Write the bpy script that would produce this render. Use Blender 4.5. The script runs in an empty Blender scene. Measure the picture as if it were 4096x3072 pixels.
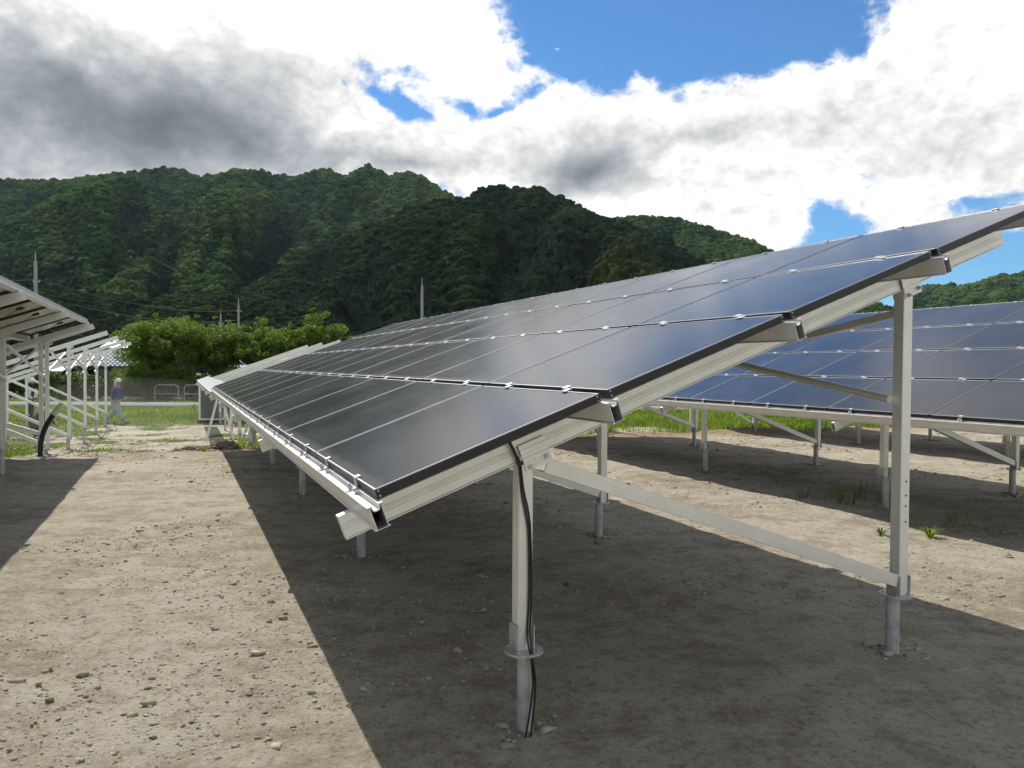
import bpy, math, random
import numpy as np
from mathutils import Matrix, Vector, Euler

random.seed(7)
rng = np.random.default_rng(7)
scene = bpy.context.scene
col = scene.collection
R = math.radians

# ------------------------------------------------------------------ camera
CAM_H = 1.62
PITCH, ROLL = -0.022343, 0.006
cam_d = bpy.data.cameras.new('camera')
cam_d.sensor_width = 36.0
cam_d.lens = 3047.6 / 4096 * 36.0
cam_d.clip_start = 0.05
cam_d.clip_end = 9000
cam = bpy.data.objects.new('camera', cam_d)
cam.matrix_world = Matrix.Translation((0, 0, CAM_H)) @ Matrix.Rotation(math.pi / 2 + PITCH, 4, 'X') @ Matrix.Rotation(ROLL, 4, 'Z')
col.objects.link(cam)
scene.camera = cam

# ------------------------------------------------------------------ sun, exposure
SUN_AZ, SUN_EL = R(-33.0), R(52.0)            # azimuth measured from +Y towards +X
sun_dir = Vector((math.sin(SUN_AZ) * math.cos(SUN_EL), math.cos(SUN_AZ) * math.cos(SUN_EL), math.sin(SUN_EL)))
sl = bpy.data.lights.new('sun', 'SUN')
sl.energy = 5.0
sl.angle = R(0.55)
sl.color = (1.0, 0.965, 0.90)
sun = bpy.data.objects.new('sun', sl)
sun.rotation_euler = (-sun_dir).to_track_quat('-Z', 'Y').to_euler()
sun.location = (0, 0, 60)
col.objects.link(sun)
scene.view_settings.view_transform = 'Standard'
scene.view_settings.look = 'None'
scene.view_settings.exposure = 0.0
scene.view_settings.gamma = 1.0
scene.view_settings.use_curve_mapping = False
scene.cycles.max_bounces = 6
scene.cycles.diffuse_bounces = 3
scene.cycles.glossy_bounces = 3
scene.cycles.transmission_bounces = 3
scene.cycles.volume_bounces = 0
scene.cycles.caustics_reflective = False
scene.cycles.caustics_refractive = False
scene.cycles.sample_clamp_indirect = 6.0
scene.cycles.use_denoising = True
scene.cycles.use_adaptive_sampling = True
scene.cycles.adaptive_threshold = 0.02


# ------------------------------------------------------------------ node helpers
class N:
    """small expression builder on a node tree"""
    def __init__(self, tree):
        self.t = tree
        self.n = tree.nodes
        self.l = tree.links

    def set(self, sock, v):
        if isinstance(v, bpy.types.NodeSocket):
            self.l.new(v, sock)
        elif v is not None:
            sock.default_value = v

    def node(self, typ, **kw):
        nd = self.n.new(typ)
        for k, v in kw.items():
            setattr(nd, k, v)
        return nd

    def m(self, op, a, b=None, c=None, clamp=False):
        nd = self.node('ShaderNodeMath', operation=op, use_clamp=clamp)
        self.set(nd.inputs[0], a)
        self.set(nd.inputs[1], b)
        self.set(nd.inputs[2], c)
        return nd.outputs[0]

    def vm(self, op, a, b=None, scale=None):
        nd = self.node('ShaderNodeVectorMath', operation=op)
        self.set(nd.inputs[0], a)
        self.set(nd.inputs[1], b)
        if scale is not None:
            self.set(nd.inputs['Scale'], scale)
        return nd.outputs['Value'] if op in ('DOT_PRODUCT', 'LENGTH', 'DISTANCE') else nd.outputs[0]

    def noise(self, vec, scale, detail=4, rough=0.55, lac=2.0, dist=0.0, out=0):
        nd = self.node('ShaderNodeTexNoise')
        if vec is not None:
            self.l.new(vec, nd.inputs['Vector'])
        nd.inputs['Scale'].default_value = scale
        nd.inputs['Detail'].default_value = detail
        nd.inputs['Roughness'].default_value = rough
        nd.inputs['Lacunarity'].default_value = lac
        nd.inputs['Distortion'].default_value = dist
        return nd.outputs[out]

    def smooth(self, x, a, b, o0=0.0, o1=1.0):
        nd = self.node('ShaderNodeMapRange', interpolation_type='SMOOTHSTEP')
        self.set(nd.inputs[0], x)
        for i, v in enumerate((a, b, o0, o1)):
            self.set(nd.inputs[i + 1], v)
        return nd.outputs[0]

    def lin(self, x, a, b, o0=0.0, o1=1.0):
        nd = self.node('ShaderNodeMapRange')
        self.set(nd.inputs[0], x)
        for i, v in enumerate((a, b, o0, o1)):
            self.set(nd.inputs[i + 1], v)
        return nd.outputs[0]

    def mix(self, fac, a, b, blend='MIX'):
        nd = self.node('ShaderNodeMix', data_type='RGBA', blend_type=blend)
        self.set(nd.inputs['Factor'], fac)
        for s, v in ((nd.inputs[6], a), (nd.inputs[7], b)):
            if isinstance(v, (tuple, list)):
                v = tuple(v) + ((1.0,) if len(v) == 3 else ())
            self.set(s, v)
        return nd.outputs[2]

    def mapping(self, vec, loc=(0, 0, 0), rot=(0, 0, 0), scale=(1, 1, 1), typ='POINT'):
        nd = self.node('ShaderNodeMapping', vector_type=typ)
        self.l.new(vec, nd.inputs['Vector'])
        nd.inputs['Location'].default_value = loc
        nd.inputs['Rotation'].default_value = rot
        nd.inputs['Scale'].default_value = scale
        return nd.outputs[0]

    def xyz(self, x, y, z):
        nd = self.node('ShaderNodeCombineXYZ')
        for s, v in zip(nd.inputs, (x, y, z)):
            self.set(s, v)
        return nd.outputs[0]


# ------------------------------------------------------------------ world: sky with a broken cloud cover
world = bpy.data.worlds.new('World')
scene.world = world
world.use_nodes = True
wt = world.node_tree
wt.nodes.clear()
W_ = N(wt)
tc = W_.node('ShaderNodeTexCoord')
sky = W_.node('ShaderNodeTexSky', sky_type='NISHITA')
sky.sun_disc = False
sky.sun_elevation = SUN_EL
sky.sun_rotation = SUN_AZ
sky.altitude = 60
sky.air_density = 1.0
sky.dust_density = 0.1
sky.ozone_density = 2.5


def pix_dir(x, y):
    """heading (azimuth, elevation) of a point of view 2212 px wide, used to lay the clouds out over the land"""
    f = 1645.8
    az = math.atan((x - 1106) / f)
    el = math.atan((784 + 0.006 * (x - 1106) - y) / f * math.cos(az))
    return az, el


def blob_field(w, vec, blobs):
    """sum of soft ellipses in (azimuth, elevation)"""
    acc = None
    for (x, y, rx, ry, rot, wt_) in blobs:
        az, el = pix_dir(x, y)
        k = 1645.8
        mp = w.mapping(vec, (az, el, 0), (0, 0, R(rot)), (rx / k * math.cos(az) ** 1.0, ry / k, 1.0), 'TEXTURE')
        g = w.node('ShaderNodeTexGradient', gradient_type='QUADRATIC_SPHERE')
        w.l.new(mp, g.inputs[0])
        acc = w.m('MULTIPLY_ADD', g.outputs['Fac'], wt_, acc if acc is not None else 0.0)
    return acc


COVER = [  # x, y, rx, ry, tilt, weight
    (130, 160, 1000, 420, 0, 2.2), (600, 60, 620, 340, 0, 1.8), (420, 340, 760, 200, 0, 1.6),
    (1000, 100, 270, 240, 0, 1.3), (1090, 140, 150, 120, 0, 0.5),
    (900, 320, 480, 130, 0, 2.0), (1150, 350, 420, 200, 0, 2.0), (1480, 285, 640, 190, 0, 2.6),
    (1600, 380, 560, 220, 0, 2.0), (2110, 140, 500, 360, 0, 2.6), (1600, 480, 330, 200, 0, 2.0), (1690, 480, 150, 90, 0, 0.6),
    (2000, 400, 340, 150, 20, 1.3), (2240, 480, 280, 100, 25, 1.3), (1300, 440, 420, 160, 0, 1.2),
    (1215, 103, 46, 32, 0, 1.1), (1312, 150, 30, 30, 0, 0.9), (1350, 72, 34, 26, 0, 0.85),
    (1430, 30, 600, 230, 0, -2.6), (1640, 90, 300, 150, 0, -1.2), (1180, 10, 170, 200, 0, -0.9), (850, 232, 160, 32, -6, -1.4), (1070, 213, 190, 46, 6, -1.5),
    (1800, 470, 170, 120, 60, -2.0), (1890, 570, 280, 80, 0, -1.0), (2100, 415, 190, 50, 20, -1.3), (2150, 560, 320, 100, 0, -2.0), (1790, 545, 150, 80, 0, -1.2),
]
DARK = [  # grey undersides
    (330, 270, 780, 260, 6, 1.15), (520, 320, 420, 110, 0, 0.6), (40, 190, 460, 300, 0, 0.5), (230, 240, 300, 120, 15, 0.35),
    (1280, 362, 230, 85, 0, 1.6), (850, 335, 300, 75, 0, 0.7), (1450, 290, 380, 60, 0, 0.30), (1780, 300, 420, 100, 0, 0.22),
    (2080, 330, 380, 160, 0, 0.2), (490, 170, 230, 100, 0, 0.22), (1110, 300, 140, 80, 0, 0.28),
    (640, 40, 560, 240, 0, -0.35), (1000, 120, 300, 200, 0, -0.2), (720, 290, 180, 70, 0, -0.5),
]
gen = tc.outputs['Generated']
sep = W_.node('ShaderNodeSeparateXYZ')
W_.l.new(gen, sep.inputs[0])
azn = W_.m('ARCTAN2', sep.outputs[0], sep.outputs[1])
eln = W_.m('ARCSINE', sep.outputs[2])
ae = W_.xyz(azn, eln, 0.0)
# domain warp so that outlines billow
wn = W_.noise(gen, 6.5, 2, 0.6, out=1)
warp = W_.vm('SCALE', W_.vm('SUBTRACT', wn, (0.5, 0.5, 0.5)), scale=0.10)
ae_w = W_.vm('MULTIPLY', W_.vm('ADD', ae, warp), (1, 1, 0))


def billow(w, off, fine):
    """cauliflower relief: rounded cells over a soft fractal"""
    p3 = w.vm('ADD', gen, off) if off else gen
    p3 = w.mapping(p3, scale=(1, 1, 1.35))
    n1 = w.noise(p3, 7.0, 8 if fine else 4, 0.62, dist=0.2)
    n2 = w.noise(p3, 24.0, 4 if fine else 2, 0.6, dist=0.15)
    bl = w.m('SUBTRACT', 0.12, w.m('ABSOLUTE', w.m('SUBTRACT', n2, 0.5)))       # rounded puffs with creases between
    return w.m('ADD', w.m('MULTIPLY', w.m('SUBTRACT', n1, 0.5), 3.3), w.m('MULTIPLY', bl, 2.4))


big = W_.noise(gen, 1.6, 3, 0.5)
in_front = W_.smooth(sep.outputs[1], 0.35, 0.62)
low = W_.smooth(eln, 0.50, 0.62)
base_open = W_.m('MULTIPLY_ADD', W_.m('SUBTRACT', big, 0.5), 2.6, 0.55)
# beyond the hand-laid cover unseen cloud goes on, thickened for less blue ambient light
inframe = W_.m('MULTIPLY', in_front, W_.m('SUBTRACT', 1.0, low))
cover = W_.m('ADD', W_.m('MULTIPLY', base_open, W_.m('SUBTRACT', 1.0, W_.m('MULTIPLY', inframe, 0.93))), blob_field(W_, ae_w, COVER))
b0 = billow(W_, None, True)
so = Vector(sun_dir) * 0.022
b1 = billow(W_, tuple(so), False)
d0 = W_.m('ADD', cover, b0)
alpha = W_.smooth(d0, 0.18, 0.95)
relief = W_.m('MULTIPLY', W_.m('SUBTRACT', b0, b1), 0.28)
dark = W_.m('ADD', blob_field(W_, ae_w, DARK), W_.m('MULTIPLY', W_.m('SUBTRACT', 1.0, inframe), 0.30))
dn = W_.noise(W_.mapping(gen, scale=(1, 1, 1.8)), 6.5, 5, 0.58)
dark = W_.m('MULTIPLY', W_.m('SUBTRACT', dark, 0.16), W_.m('MULTIPLY_ADD', dn, 1.35, 0.22))
dark = W_.m('MAXIMUM', W_.m('SUBTRACT', W_.m('ADD', dark, 0.06), relief), -0.12)
# light falls off exponentially with the depth of cloud it has to cross
lum = W_.m('MULTIPLY_ADD', W_.m('EXPONENT', W_.m('MULTIPLY', dark, -1.75)), 0.86, 0.12)
lum = W_.m('MINIMUM', lum, 1.2)
ccol = W_.mix(W_.smooth(lum, 0.15, 0.85), (0.86, 0.95, 1.06), (1.0, 0.995, 0.98))
bg1 = W_.node('ShaderNodeBackground')
W_.l.new(W_.mix(1.0, sky.outputs[0], (0.50, 0.84, 1.10), 'MULTIPLY'), bg1.inputs[0])
bg1.inputs[1].default_value = 0.115
bg2 = W_.node('ShaderNodeBackground')
W_.l.new(ccol, bg2.inputs[0])
W_.l.new(lum, bg2.inputs[1])
mx = W_.node('ShaderNodeMixShader')
W_.l.new(alpha, mx.inputs[0])
W_.l.new(bg1.outputs[0], mx.inputs[1])
W_.l.new(bg2.outputs[0], mx.inputs[2])
wo = W_.node('ShaderNodeOutputWorld')
W_.l.new(mx.outputs[0], wo.inputs[0])
world.cycles.sampling_method = 'MANUAL'
world.cycles.sample_map_resolution = 1024


# ------------------------------------------------------------------ materials
def mat(name, base=(0.5, 0.5, 0.5), rough=0.5, metal=0.0, spec=0.5, build=None):
    m = bpy.data.materials.new(name)
    m.use_nodes = True
    t = m.node_tree
    b = t.nodes['Principled BSDF']
    b.inputs['Base Color'].default_value = (*base, 1)
    b.inputs['Roughness'].default_value = rough
    b.inputs['Metallic'].default_value = metal
    b.inputs['Specular IOR Level'].default_value = spec
    if build:
        build(N(t), b)
    return m


def bump(w, b, height, strength=0.3, dist=0.01):
    nd = w.node('ShaderNodeBump')
    nd.inputs['Strength'].default_value = strength
    nd.inputs['Distance'].default_value = dist
    w.l.new(height, nd.inputs['Height'])
    w.l.new(nd.outputs[0], b.inputs['Normal'])


def coords(w, kind='Object'):
    return w.node('ShaderNodeTexCoord').outputs[kind]


def world_pos(w):
    return w.node('ShaderNodeNewGeometry').outputs['Position']


def rnd_obj(w):
    return w.node('ShaderNodeObjectInfo').outputs['Random']


def streak_metal(c0, c1, r0, r1, scale=(40, 2, 40)):
    def f(w, b):
        p = coords(w)
        n = w.noise(w.mapping(p, scale=scale), 3.0, 5, 0.6)
        n2 = w.noise(p, 9.0, 4, 0.6)
        k = w.m('MULTIPLY_ADD', n2, 0.5, w.m('MULTIPLY', n, 0.5))
        w.l.new(w.mix(w.smooth(k, 0.3, 0.7), c0, c1), b.inputs['Base Color'])
        w.l.new(w.lin(n, 0.3, 0.7, r0, r1), b.inputs['Roughness'])
    return f


M = {}
M['alu'] = mat('anodised_aluminium', (0.66, 0.66, 0.64), 0.42, 0.55, build=streak_metal((0.80, 0.80, 0.75), (0.91, 0.91, 0.86), 0.36, 0.50))
M['alu_rail'] = mat('mill_aluminium', (0.7, 0.7, 0.69), 0.34, 0.6, build=streak_metal((0.62, 0.62, 0.61), (0.76, 0.76, 0.75), 0.28, 0.42))
M['galv'] = mat('galvanised_steel', (0.45, 0.46, 0.46), 0.45, 0.45, build=streak_metal((0.40, 0.40, 0.385), (0.66, 0.655, 0.63), 0.35, 0.6, (12, 12, 5)))
M['bolt'] = mat('stainless_steel', (0.62, 0.62, 0.62), 0.25, 0.9)
M['black'] = mat('black_anodised_frame', (0.012, 0.012, 0.013), 0.38, 0.0, 0.5)
M['trim'] = mat('silvered_frame_edge', (0.40, 0.40, 0.41), 0.42, 1.0)
M['hole'] = mat('drilled_hole', (0.01, 0.01, 0.01), 0.9)
M['cable'] = mat('black_cable_sheath', (0.012, 0.012, 0.012), 0.45)
M['sticker'] = mat('white_sticker', (0.8, 0.8, 0.8), 0.4)


def glass_build(w, b):
    p = coords(w)
    wp = world_pos(w)
    n = w.noise(wp, 1.7, 5, 0.6)
    n2 = w.noise(p, 24.0, 4, 0.6)
    # dust film, a little streaked down the slope
    st = w.noise(w.mapping(p, scale=(2.5, 26, 1)), 1.0, 4, 0.6)
    dust = w.m('MULTIPLY', w.smooth(w.m('MULTIPLY_ADD', n2, 0.4, w.m('MULTIPLY', n, 0.6)), 0.3, 0.75), w.lin(st, 0.3, 0.7, 0.6, 1.0))
    sx_ = w.node('ShaderNodeSeparateXYZ')
    w.l.new(p, sx_.inputs[0])
    silt = w.m('MULTIPLY', w.smooth(w.m('ADD', sx_.outputs[0], w.m('MULTIPLY', w.m('SUBTRACT', w.noise(w.mapping(p, scale=(3, 14, 1)), 1.5, 4, 0.6), 0.5), 0.10)), 0.075, 0.0), 1.6)
    dust = w.m('ADD', dust, silt)
    spots = w.node('ShaderNodeTexVoronoi', feature='F1')
    w.l.new(w.mapping(wp, scale=(3.2, 3.2, 3.2)), spots.inputs['Vector'])
    spots.inputs['Scale'].default_value = 1.0
    sp = w.m('LESS_THAN', spots.outputs['Distance'], 0.022)
    c = w.mix(w.m('MULTIPLY_ADD', dust, 0.035, 0.008), (0.010, 0.011, 0.015), (0.62, 0.57, 0.50))
    c = w.mix(w.m('MULTIPLY', sp, 0.35), c, (0.6, 0.58, 0.53))
    tint = w.lin(rnd_obj(w), 0, 1, 0.75, 1.25)
    c = w.mix(1.0, c, w.xyz(tint, tint, tint), 'MULTIPLY')
    w.l.new(c, b.inputs['Base Color'])
    w.l.new(w.lin(dust, 0, 1, 0.15, 0.23), b.inputs['Roughness'])
    b.inputs['IOR'].default_value = 1.52


M['glass'] = mat('thin_film_module_glass', (0.012, 0.012, 0.018), 0.16, build=glass_build)


def back_build(w, b):
    wp = world_pos(w)
    w.l.new(w.mix(w.noise(wp, 6, 3), (0.20, 0.18, 0.15), (0.30, 0.27, 0.22)), b.inputs['Base Color'])


M['back'] = mat('module_backsheet', (0.25, 0.22, 0.18), 0.22, build=back_build)


def soil_build(w, b):
    p = world_pos(w)
    at = w.node('ShaderNodeAttribute', attribute_name='grassy').outputs['Fac']
    red = w.node('ShaderNodeAttribute', attribute_name='loose').outputs['Fac']
    n1 = w.noise(p, 0.7, 6, 0.65)
    # faint tracks of the machines, drawn out along the rows
    tr = w.noise(w.mapping(p, rot=(0, 0, R(-8)), scale=(0.8, 1.35, 1)), 2.1, 8, 0.78)
    n3 = w.noise(p, 5.0, 7, 0.72)
    n4 = w.noise(p, 26.0, 6, 0.78)
    k = w.m('ADD', w.m('MULTIPLY', n1, 0.34), w.m('ADD', w.m('MULTIPLY', tr, 0.30), w.m('MULTIPLY', n3, 0.36)))
    c = w.mix(w.smooth(k, 0.41, 0.57), (0.345, 0.285, 0.20), (0.56, 0.505, 0.39))
    c = w.mix(w.m('MULTIPLY', w.smooth(w.m('MULTIPLY_ADD', n4, 0.35, w.m('MULTIPLY', tr, 0.65)), 0.54, 0.64), 0.7), c, (0.60, 0.545, 0.43))
    n5 = w.noise(p, 75.0, 5, 0.75)
    c = w.mix(w.m('MULTIPLY', w.smooth(n4, 0.53, 0.64), 0.70), c, (0.19, 0.145, 0.095))
    c = w.mix(w.m('MULTIPLY', w.smooth(n4, 0.46, 0.34), 0.55), c, (0.64, 0.585, 0.475))
    c = w.mix(w.m('MULTIPLY', w.smooth(n5, 0.56, 0.66), 0.60), c, (0.16, 0.125, 0.085))
    c = w.mix(w.m('MULTIPLY', w.smooth(n5, 0.42, 0.32), 0.60), c, (0.70, 0.65, 0.54))
    c = w.mix(w.m('MULTIPLY', red, 0.6), c, (0.30, 0.19, 0.10))
    g = w.mix(n3, (0.06, 0.085, 0.028), (0.14, 0.16, 0.06))
    c = w.mix(w.m('MULTIPLY', w.smooth(w.m('ADD', at, w.m('MULTIPLY', w.m('SUBTRACT', n3, 0.5), 0.9)), 0.35, 0.75), 0.85), c, g)
    w.l.new(c, b.inputs['Base Color'])
    h = w.m('ADD', w.m('MULTIPLY', n3, 0.6), w.m('ADD', w.m('MULTIPLY', n4, 0.35), w.m('MULTIPLY', n5, 0.25)))
    bump(w, b, h, 1.0, 0.075)


M['soil'] = mat('trodden_earth', (0.35, 0.3, 0.22), 0.95, spec=0.15, build=soil_build)


def clod_build(w, b):
    r = rnd_obj(w)
    n = w.noise(world_pos(w), 14, 3)
    c = w.mix(w.node('ShaderNodeAttribute', attribute_name='tone').outputs['Fac'], (0.16, 0.125, 0.085), (0.50, 0.45, 0.36))
    w.l.new(w.mix(w.m('MULTIPLY', n, 0.5), c, (0.3, 0.25, 0.18)), b.inputs['Base Color'])


M['clod'] = mat('earth_clod', (0.3, 0.25, 0.18), 0.95, spec=0.1, build=clod_build)


def asphalt_build(w, b):
    p = world_pos(w)
    w.l.new(w.mix(w.noise(p, 3, 5, 0.7), (0.17, 0.165, 0.16), (0.27, 0.265, 0.26)), b.inputs['Base Color'])


M['road'] = mat('old_concrete_road', (0.22, 0.22, 0.21), 0.9, spec=0.2, build=asphalt_build)


def leaf_mat(name, c0, c1, trans=0.35, attr='tone', atype='GEOMETRY', rough=0.55):
    m = bpy.data.materials.new(name)
    m.use_nodes = True
    t = m.node_tree
    w = N(t)
    b = t.nodes['Principled BSDF']
    at = w.node('ShaderNodeAttribute', attribute_name=attr)
    at.attribute_type = atype
    c = w.mix(at.outputs['Fac'], c0, c1)
    w.l.new(c, b.inputs['Base Color'])
    b.inputs['Roughness'].default_value = rough
    b.inputs['Specular IOR Level'].default_value = 0.3
    tr = w.node('ShaderNodeBsdfTranslucent')
    w.l.new(w.mix(1.0, c, (1.5, 1.7, 0.55), 'MULTIPLY'), tr.inputs[0])
    ms = w.node('ShaderNodeMixShader')
    ms.inputs[0].default_value = trans
    w.l.new(b.outputs[0], ms.inputs[1])
    w.l.new(tr.outputs[0], ms.inputs[2])
    w.l.new(ms.outputs[0], t.nodes['Material Output'].inputs[0])
    return m


M['leaf'] = leaf_mat('cherry_leaf', (0.050, 0.088, 0.014), (0.17, 0.24, 0.038), 0.48)
M['hedge'] = leaf_mat('hedge_leaf', (0.03, 0.055, 0.013), (0.09, 0.15, 0.03), 0.3)
M['grass'] = leaf_mat('grass_blade', (0.085, 0.12, 0.025), (0.25, 0.31, 0.065), 0.42)


def bark_build(w, b):
    w.l.new(w.mix(w.noise(w.mapping(coords(w), scale=(6, 6, 1)), 4, 5), (0.035, 0.028, 0.022), (0.11, 0.09, 0.075)), b.inputs['Base Color'])


M['bark'] = mat('tree_bark', (0.07, 0.06, 0.05), 0.9, build=bark_build)


def crown_build(c0, c1, c2):
    def f(w, b):
        a = w.node('ShaderNodeAttribute', attribute_name='tone')
        a.attribute_type = 'INSTANCER'
        p = world_pos(w)
        n = w.noise(p, 0.55, 4, 0.65)
        c = w.mix(a.outputs['Fac'], c0, c1)
        c = w.mix(w.smooth(n, 0.42, 0.62), c, c2)
        w.l.new(c, b.inputs['Base Color'])
        bump(w, b, w.noise(p, 1.7, 5, 0.75), 0.8, 0.8)
    return f


M['crown'] = mat('broadleaf_canopy', (0.05, 0.08, 0.03), 1.0, spec=0.02, build=crown_build((0.014, 0.038, 0.012), (0.112, 0.165, 0.038), (0.034, 0.068, 0.018)))
M['conifer'] = mat('cedar_canopy', (0.03, 0.05, 0.03), 1.0, spec=0.02, build=crown_build((0.009, 0.021, 0.011), (0.026, 0.045, 0.019), (0.015, 0.029, 0.012)))
M['bamboo'] = mat('bamboo_canopy', (0.1, 0.13, 0.03), 1.0, spec=0.02, build=crown_build((0.034, 0.048, 0.012), (0.066, 0.080, 0.018), (0.028, 0.042, 0.011)))


def floor_build(w, b):
    n = w.noise(world_pos(w), 0.04, 5, 0.6)
    w.l.new(w.mix(n, (0.008, 0.015, 0.007), (0.02, 0.032, 0.012)), b.inputs['Base Color'])


M['forest_floor'] = mat('forest_floor', (0.02, 0.03, 0.01), 0.95, spec=0.05, build=floor_build)
M['concrete'] = mat('pole_concrete', (0.38, 0.37, 0.35), 0.85, build=lambda w, b: w.l.new(w.mix(w.noise(coords(w), 4, 5), (0.30, 0.29, 0.28), (0.45, 0.44, 0.42)), b.inputs['Base Color']))
M['porcelain'] = mat('porcelain', (0.75, 0.75, 0.74), 0.25)
M['wire'] = mat('overhead_wire', (0.05, 0.05, 0.05), 0.6)


def wall_build(c0, c1):
    return lambda w, b: w.l.new(w.mix(w.noise(world_pos(w), 1.5, 5, 0.6), c0, c1), b.inputs['Base Color'])


M['wall_grey'] = mat('grey_weatherboard', (0.2, 0.19, 0.18), 0.8, build=wall_build((0.085, 0.078, 0.072), (0.14, 0.13, 0.12)))
M['wall_dark'] = mat('dark_timber_wall', (0.06, 0.05, 0.045), 0.85, build=wall_build((0.035, 0.03, 0.027), (0.08, 0.068, 0.06)))
M['wall_red'] = mat('maroon_sheet_wall', (0.1, 0.02, 0.025), 0.6, build=wall_build((0.06, 0.012, 0.016), (0.11, 0.022, 0.028)))
M['tile'] = mat('glazed_roof_tile', (0.33, 0.34, 0.35), 0.22, 0.0, 0.8, build=lambda w, b: w.l.new(w.mix(rnd_obj(w), (0.24, 0.25, 0.26), (0.38, 0.39, 0.40)), b.inputs['Base Color']))
M['sheet_roof'] = mat('pale_sheet_roof', (0.72, 0.73, 0.74), 0.35, 0.2, build=wall_build((0.62, 0.63, 0.65), (0.78, 0.79, 0.80)))
M['window'] = mat('house_window', (0.02, 0.025, 0.03), 0.08, 0, 0.8)
M['pane_pale'] = mat('frosted_window', (0.33, 0.36, 0.38), 0.25)
M['conduit'] = mat('corrugated_conduit', (0.012, 0.012, 0.014), 0.5)
M['tape'] = mat('pale_green_tape', (0.52, 0.72, 0.42), 0.5)
M['pipe_rail'] = mat('galvanised_pipe', (0.42, 0.43, 0.42), 0.5, 0.4)
M['wood'] = mat('weathered_timber', (0.16, 0.12, 0.08), 0.85, build=lambda w, b: w.l.new(w.mix(w.noise(w.mapping(coords(w), scale=(30, 30, 2)), 2, 5), (0.10, 0.075, 0.05), (0.24, 0.19, 0.14)), b.inputs['Base Color']))
M['skin'] = mat('skin', (0.38, 0.20, 0.125), 0.5)
M['towel'] = mat('white_towel', (0.78, 0.79, 0.82), 0.9)
M['navy'] = mat('navy_work_shirt', (0.045, 0.065, 0.17), 0.9, build=lambda w, b: w.l.new(w.mix(w.noise(coords(w), 14, 4), (0.035, 0.05, 0.14), (0.06, 0.085, 0.21)), b.inputs['Base Color']))
M['work_trousers'] = mat('pale_work_trousers', (0.38, 0.42, 0.40), 0.9, build=lambda w, b: w.l.new(w.mix(w.noise(coords(w), 10, 4), (0.31, 0.35, 0.335), (0.45, 0.49, 0.465)), b.inputs['Base Color']))
M['tan'] = mat('tan_trousers', (0.34, 0.21, 0.09), 0.9)
M['hair'] = mat('dark_hair', (0.012, 0.010, 0.009), 0.6)
M['shoe'] = mat('grey_work_shoe', (0.24, 0.22, 0.19), 0.8)
M['white_shirt'] = mat('white_shirt', (0.75, 0.75, 0.78), 0.85)
M['pink'] = mat('pink_marker_tape', (0.75, 0.22, 0.42), 0.6)
M['stack_side'] = mat('wrapped_module_stack', (0.12, 0.115, 0.12), 0.3, build=lambda w, b: w.l.new(w.mix(w.noise(w.mapping(coords(w), scale=(1, 1, 22)), 1.6, 4), (0.075, 0.072, 0.075), (0.18, 0.172, 0.175)), b.inputs['Base Color']))


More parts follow.
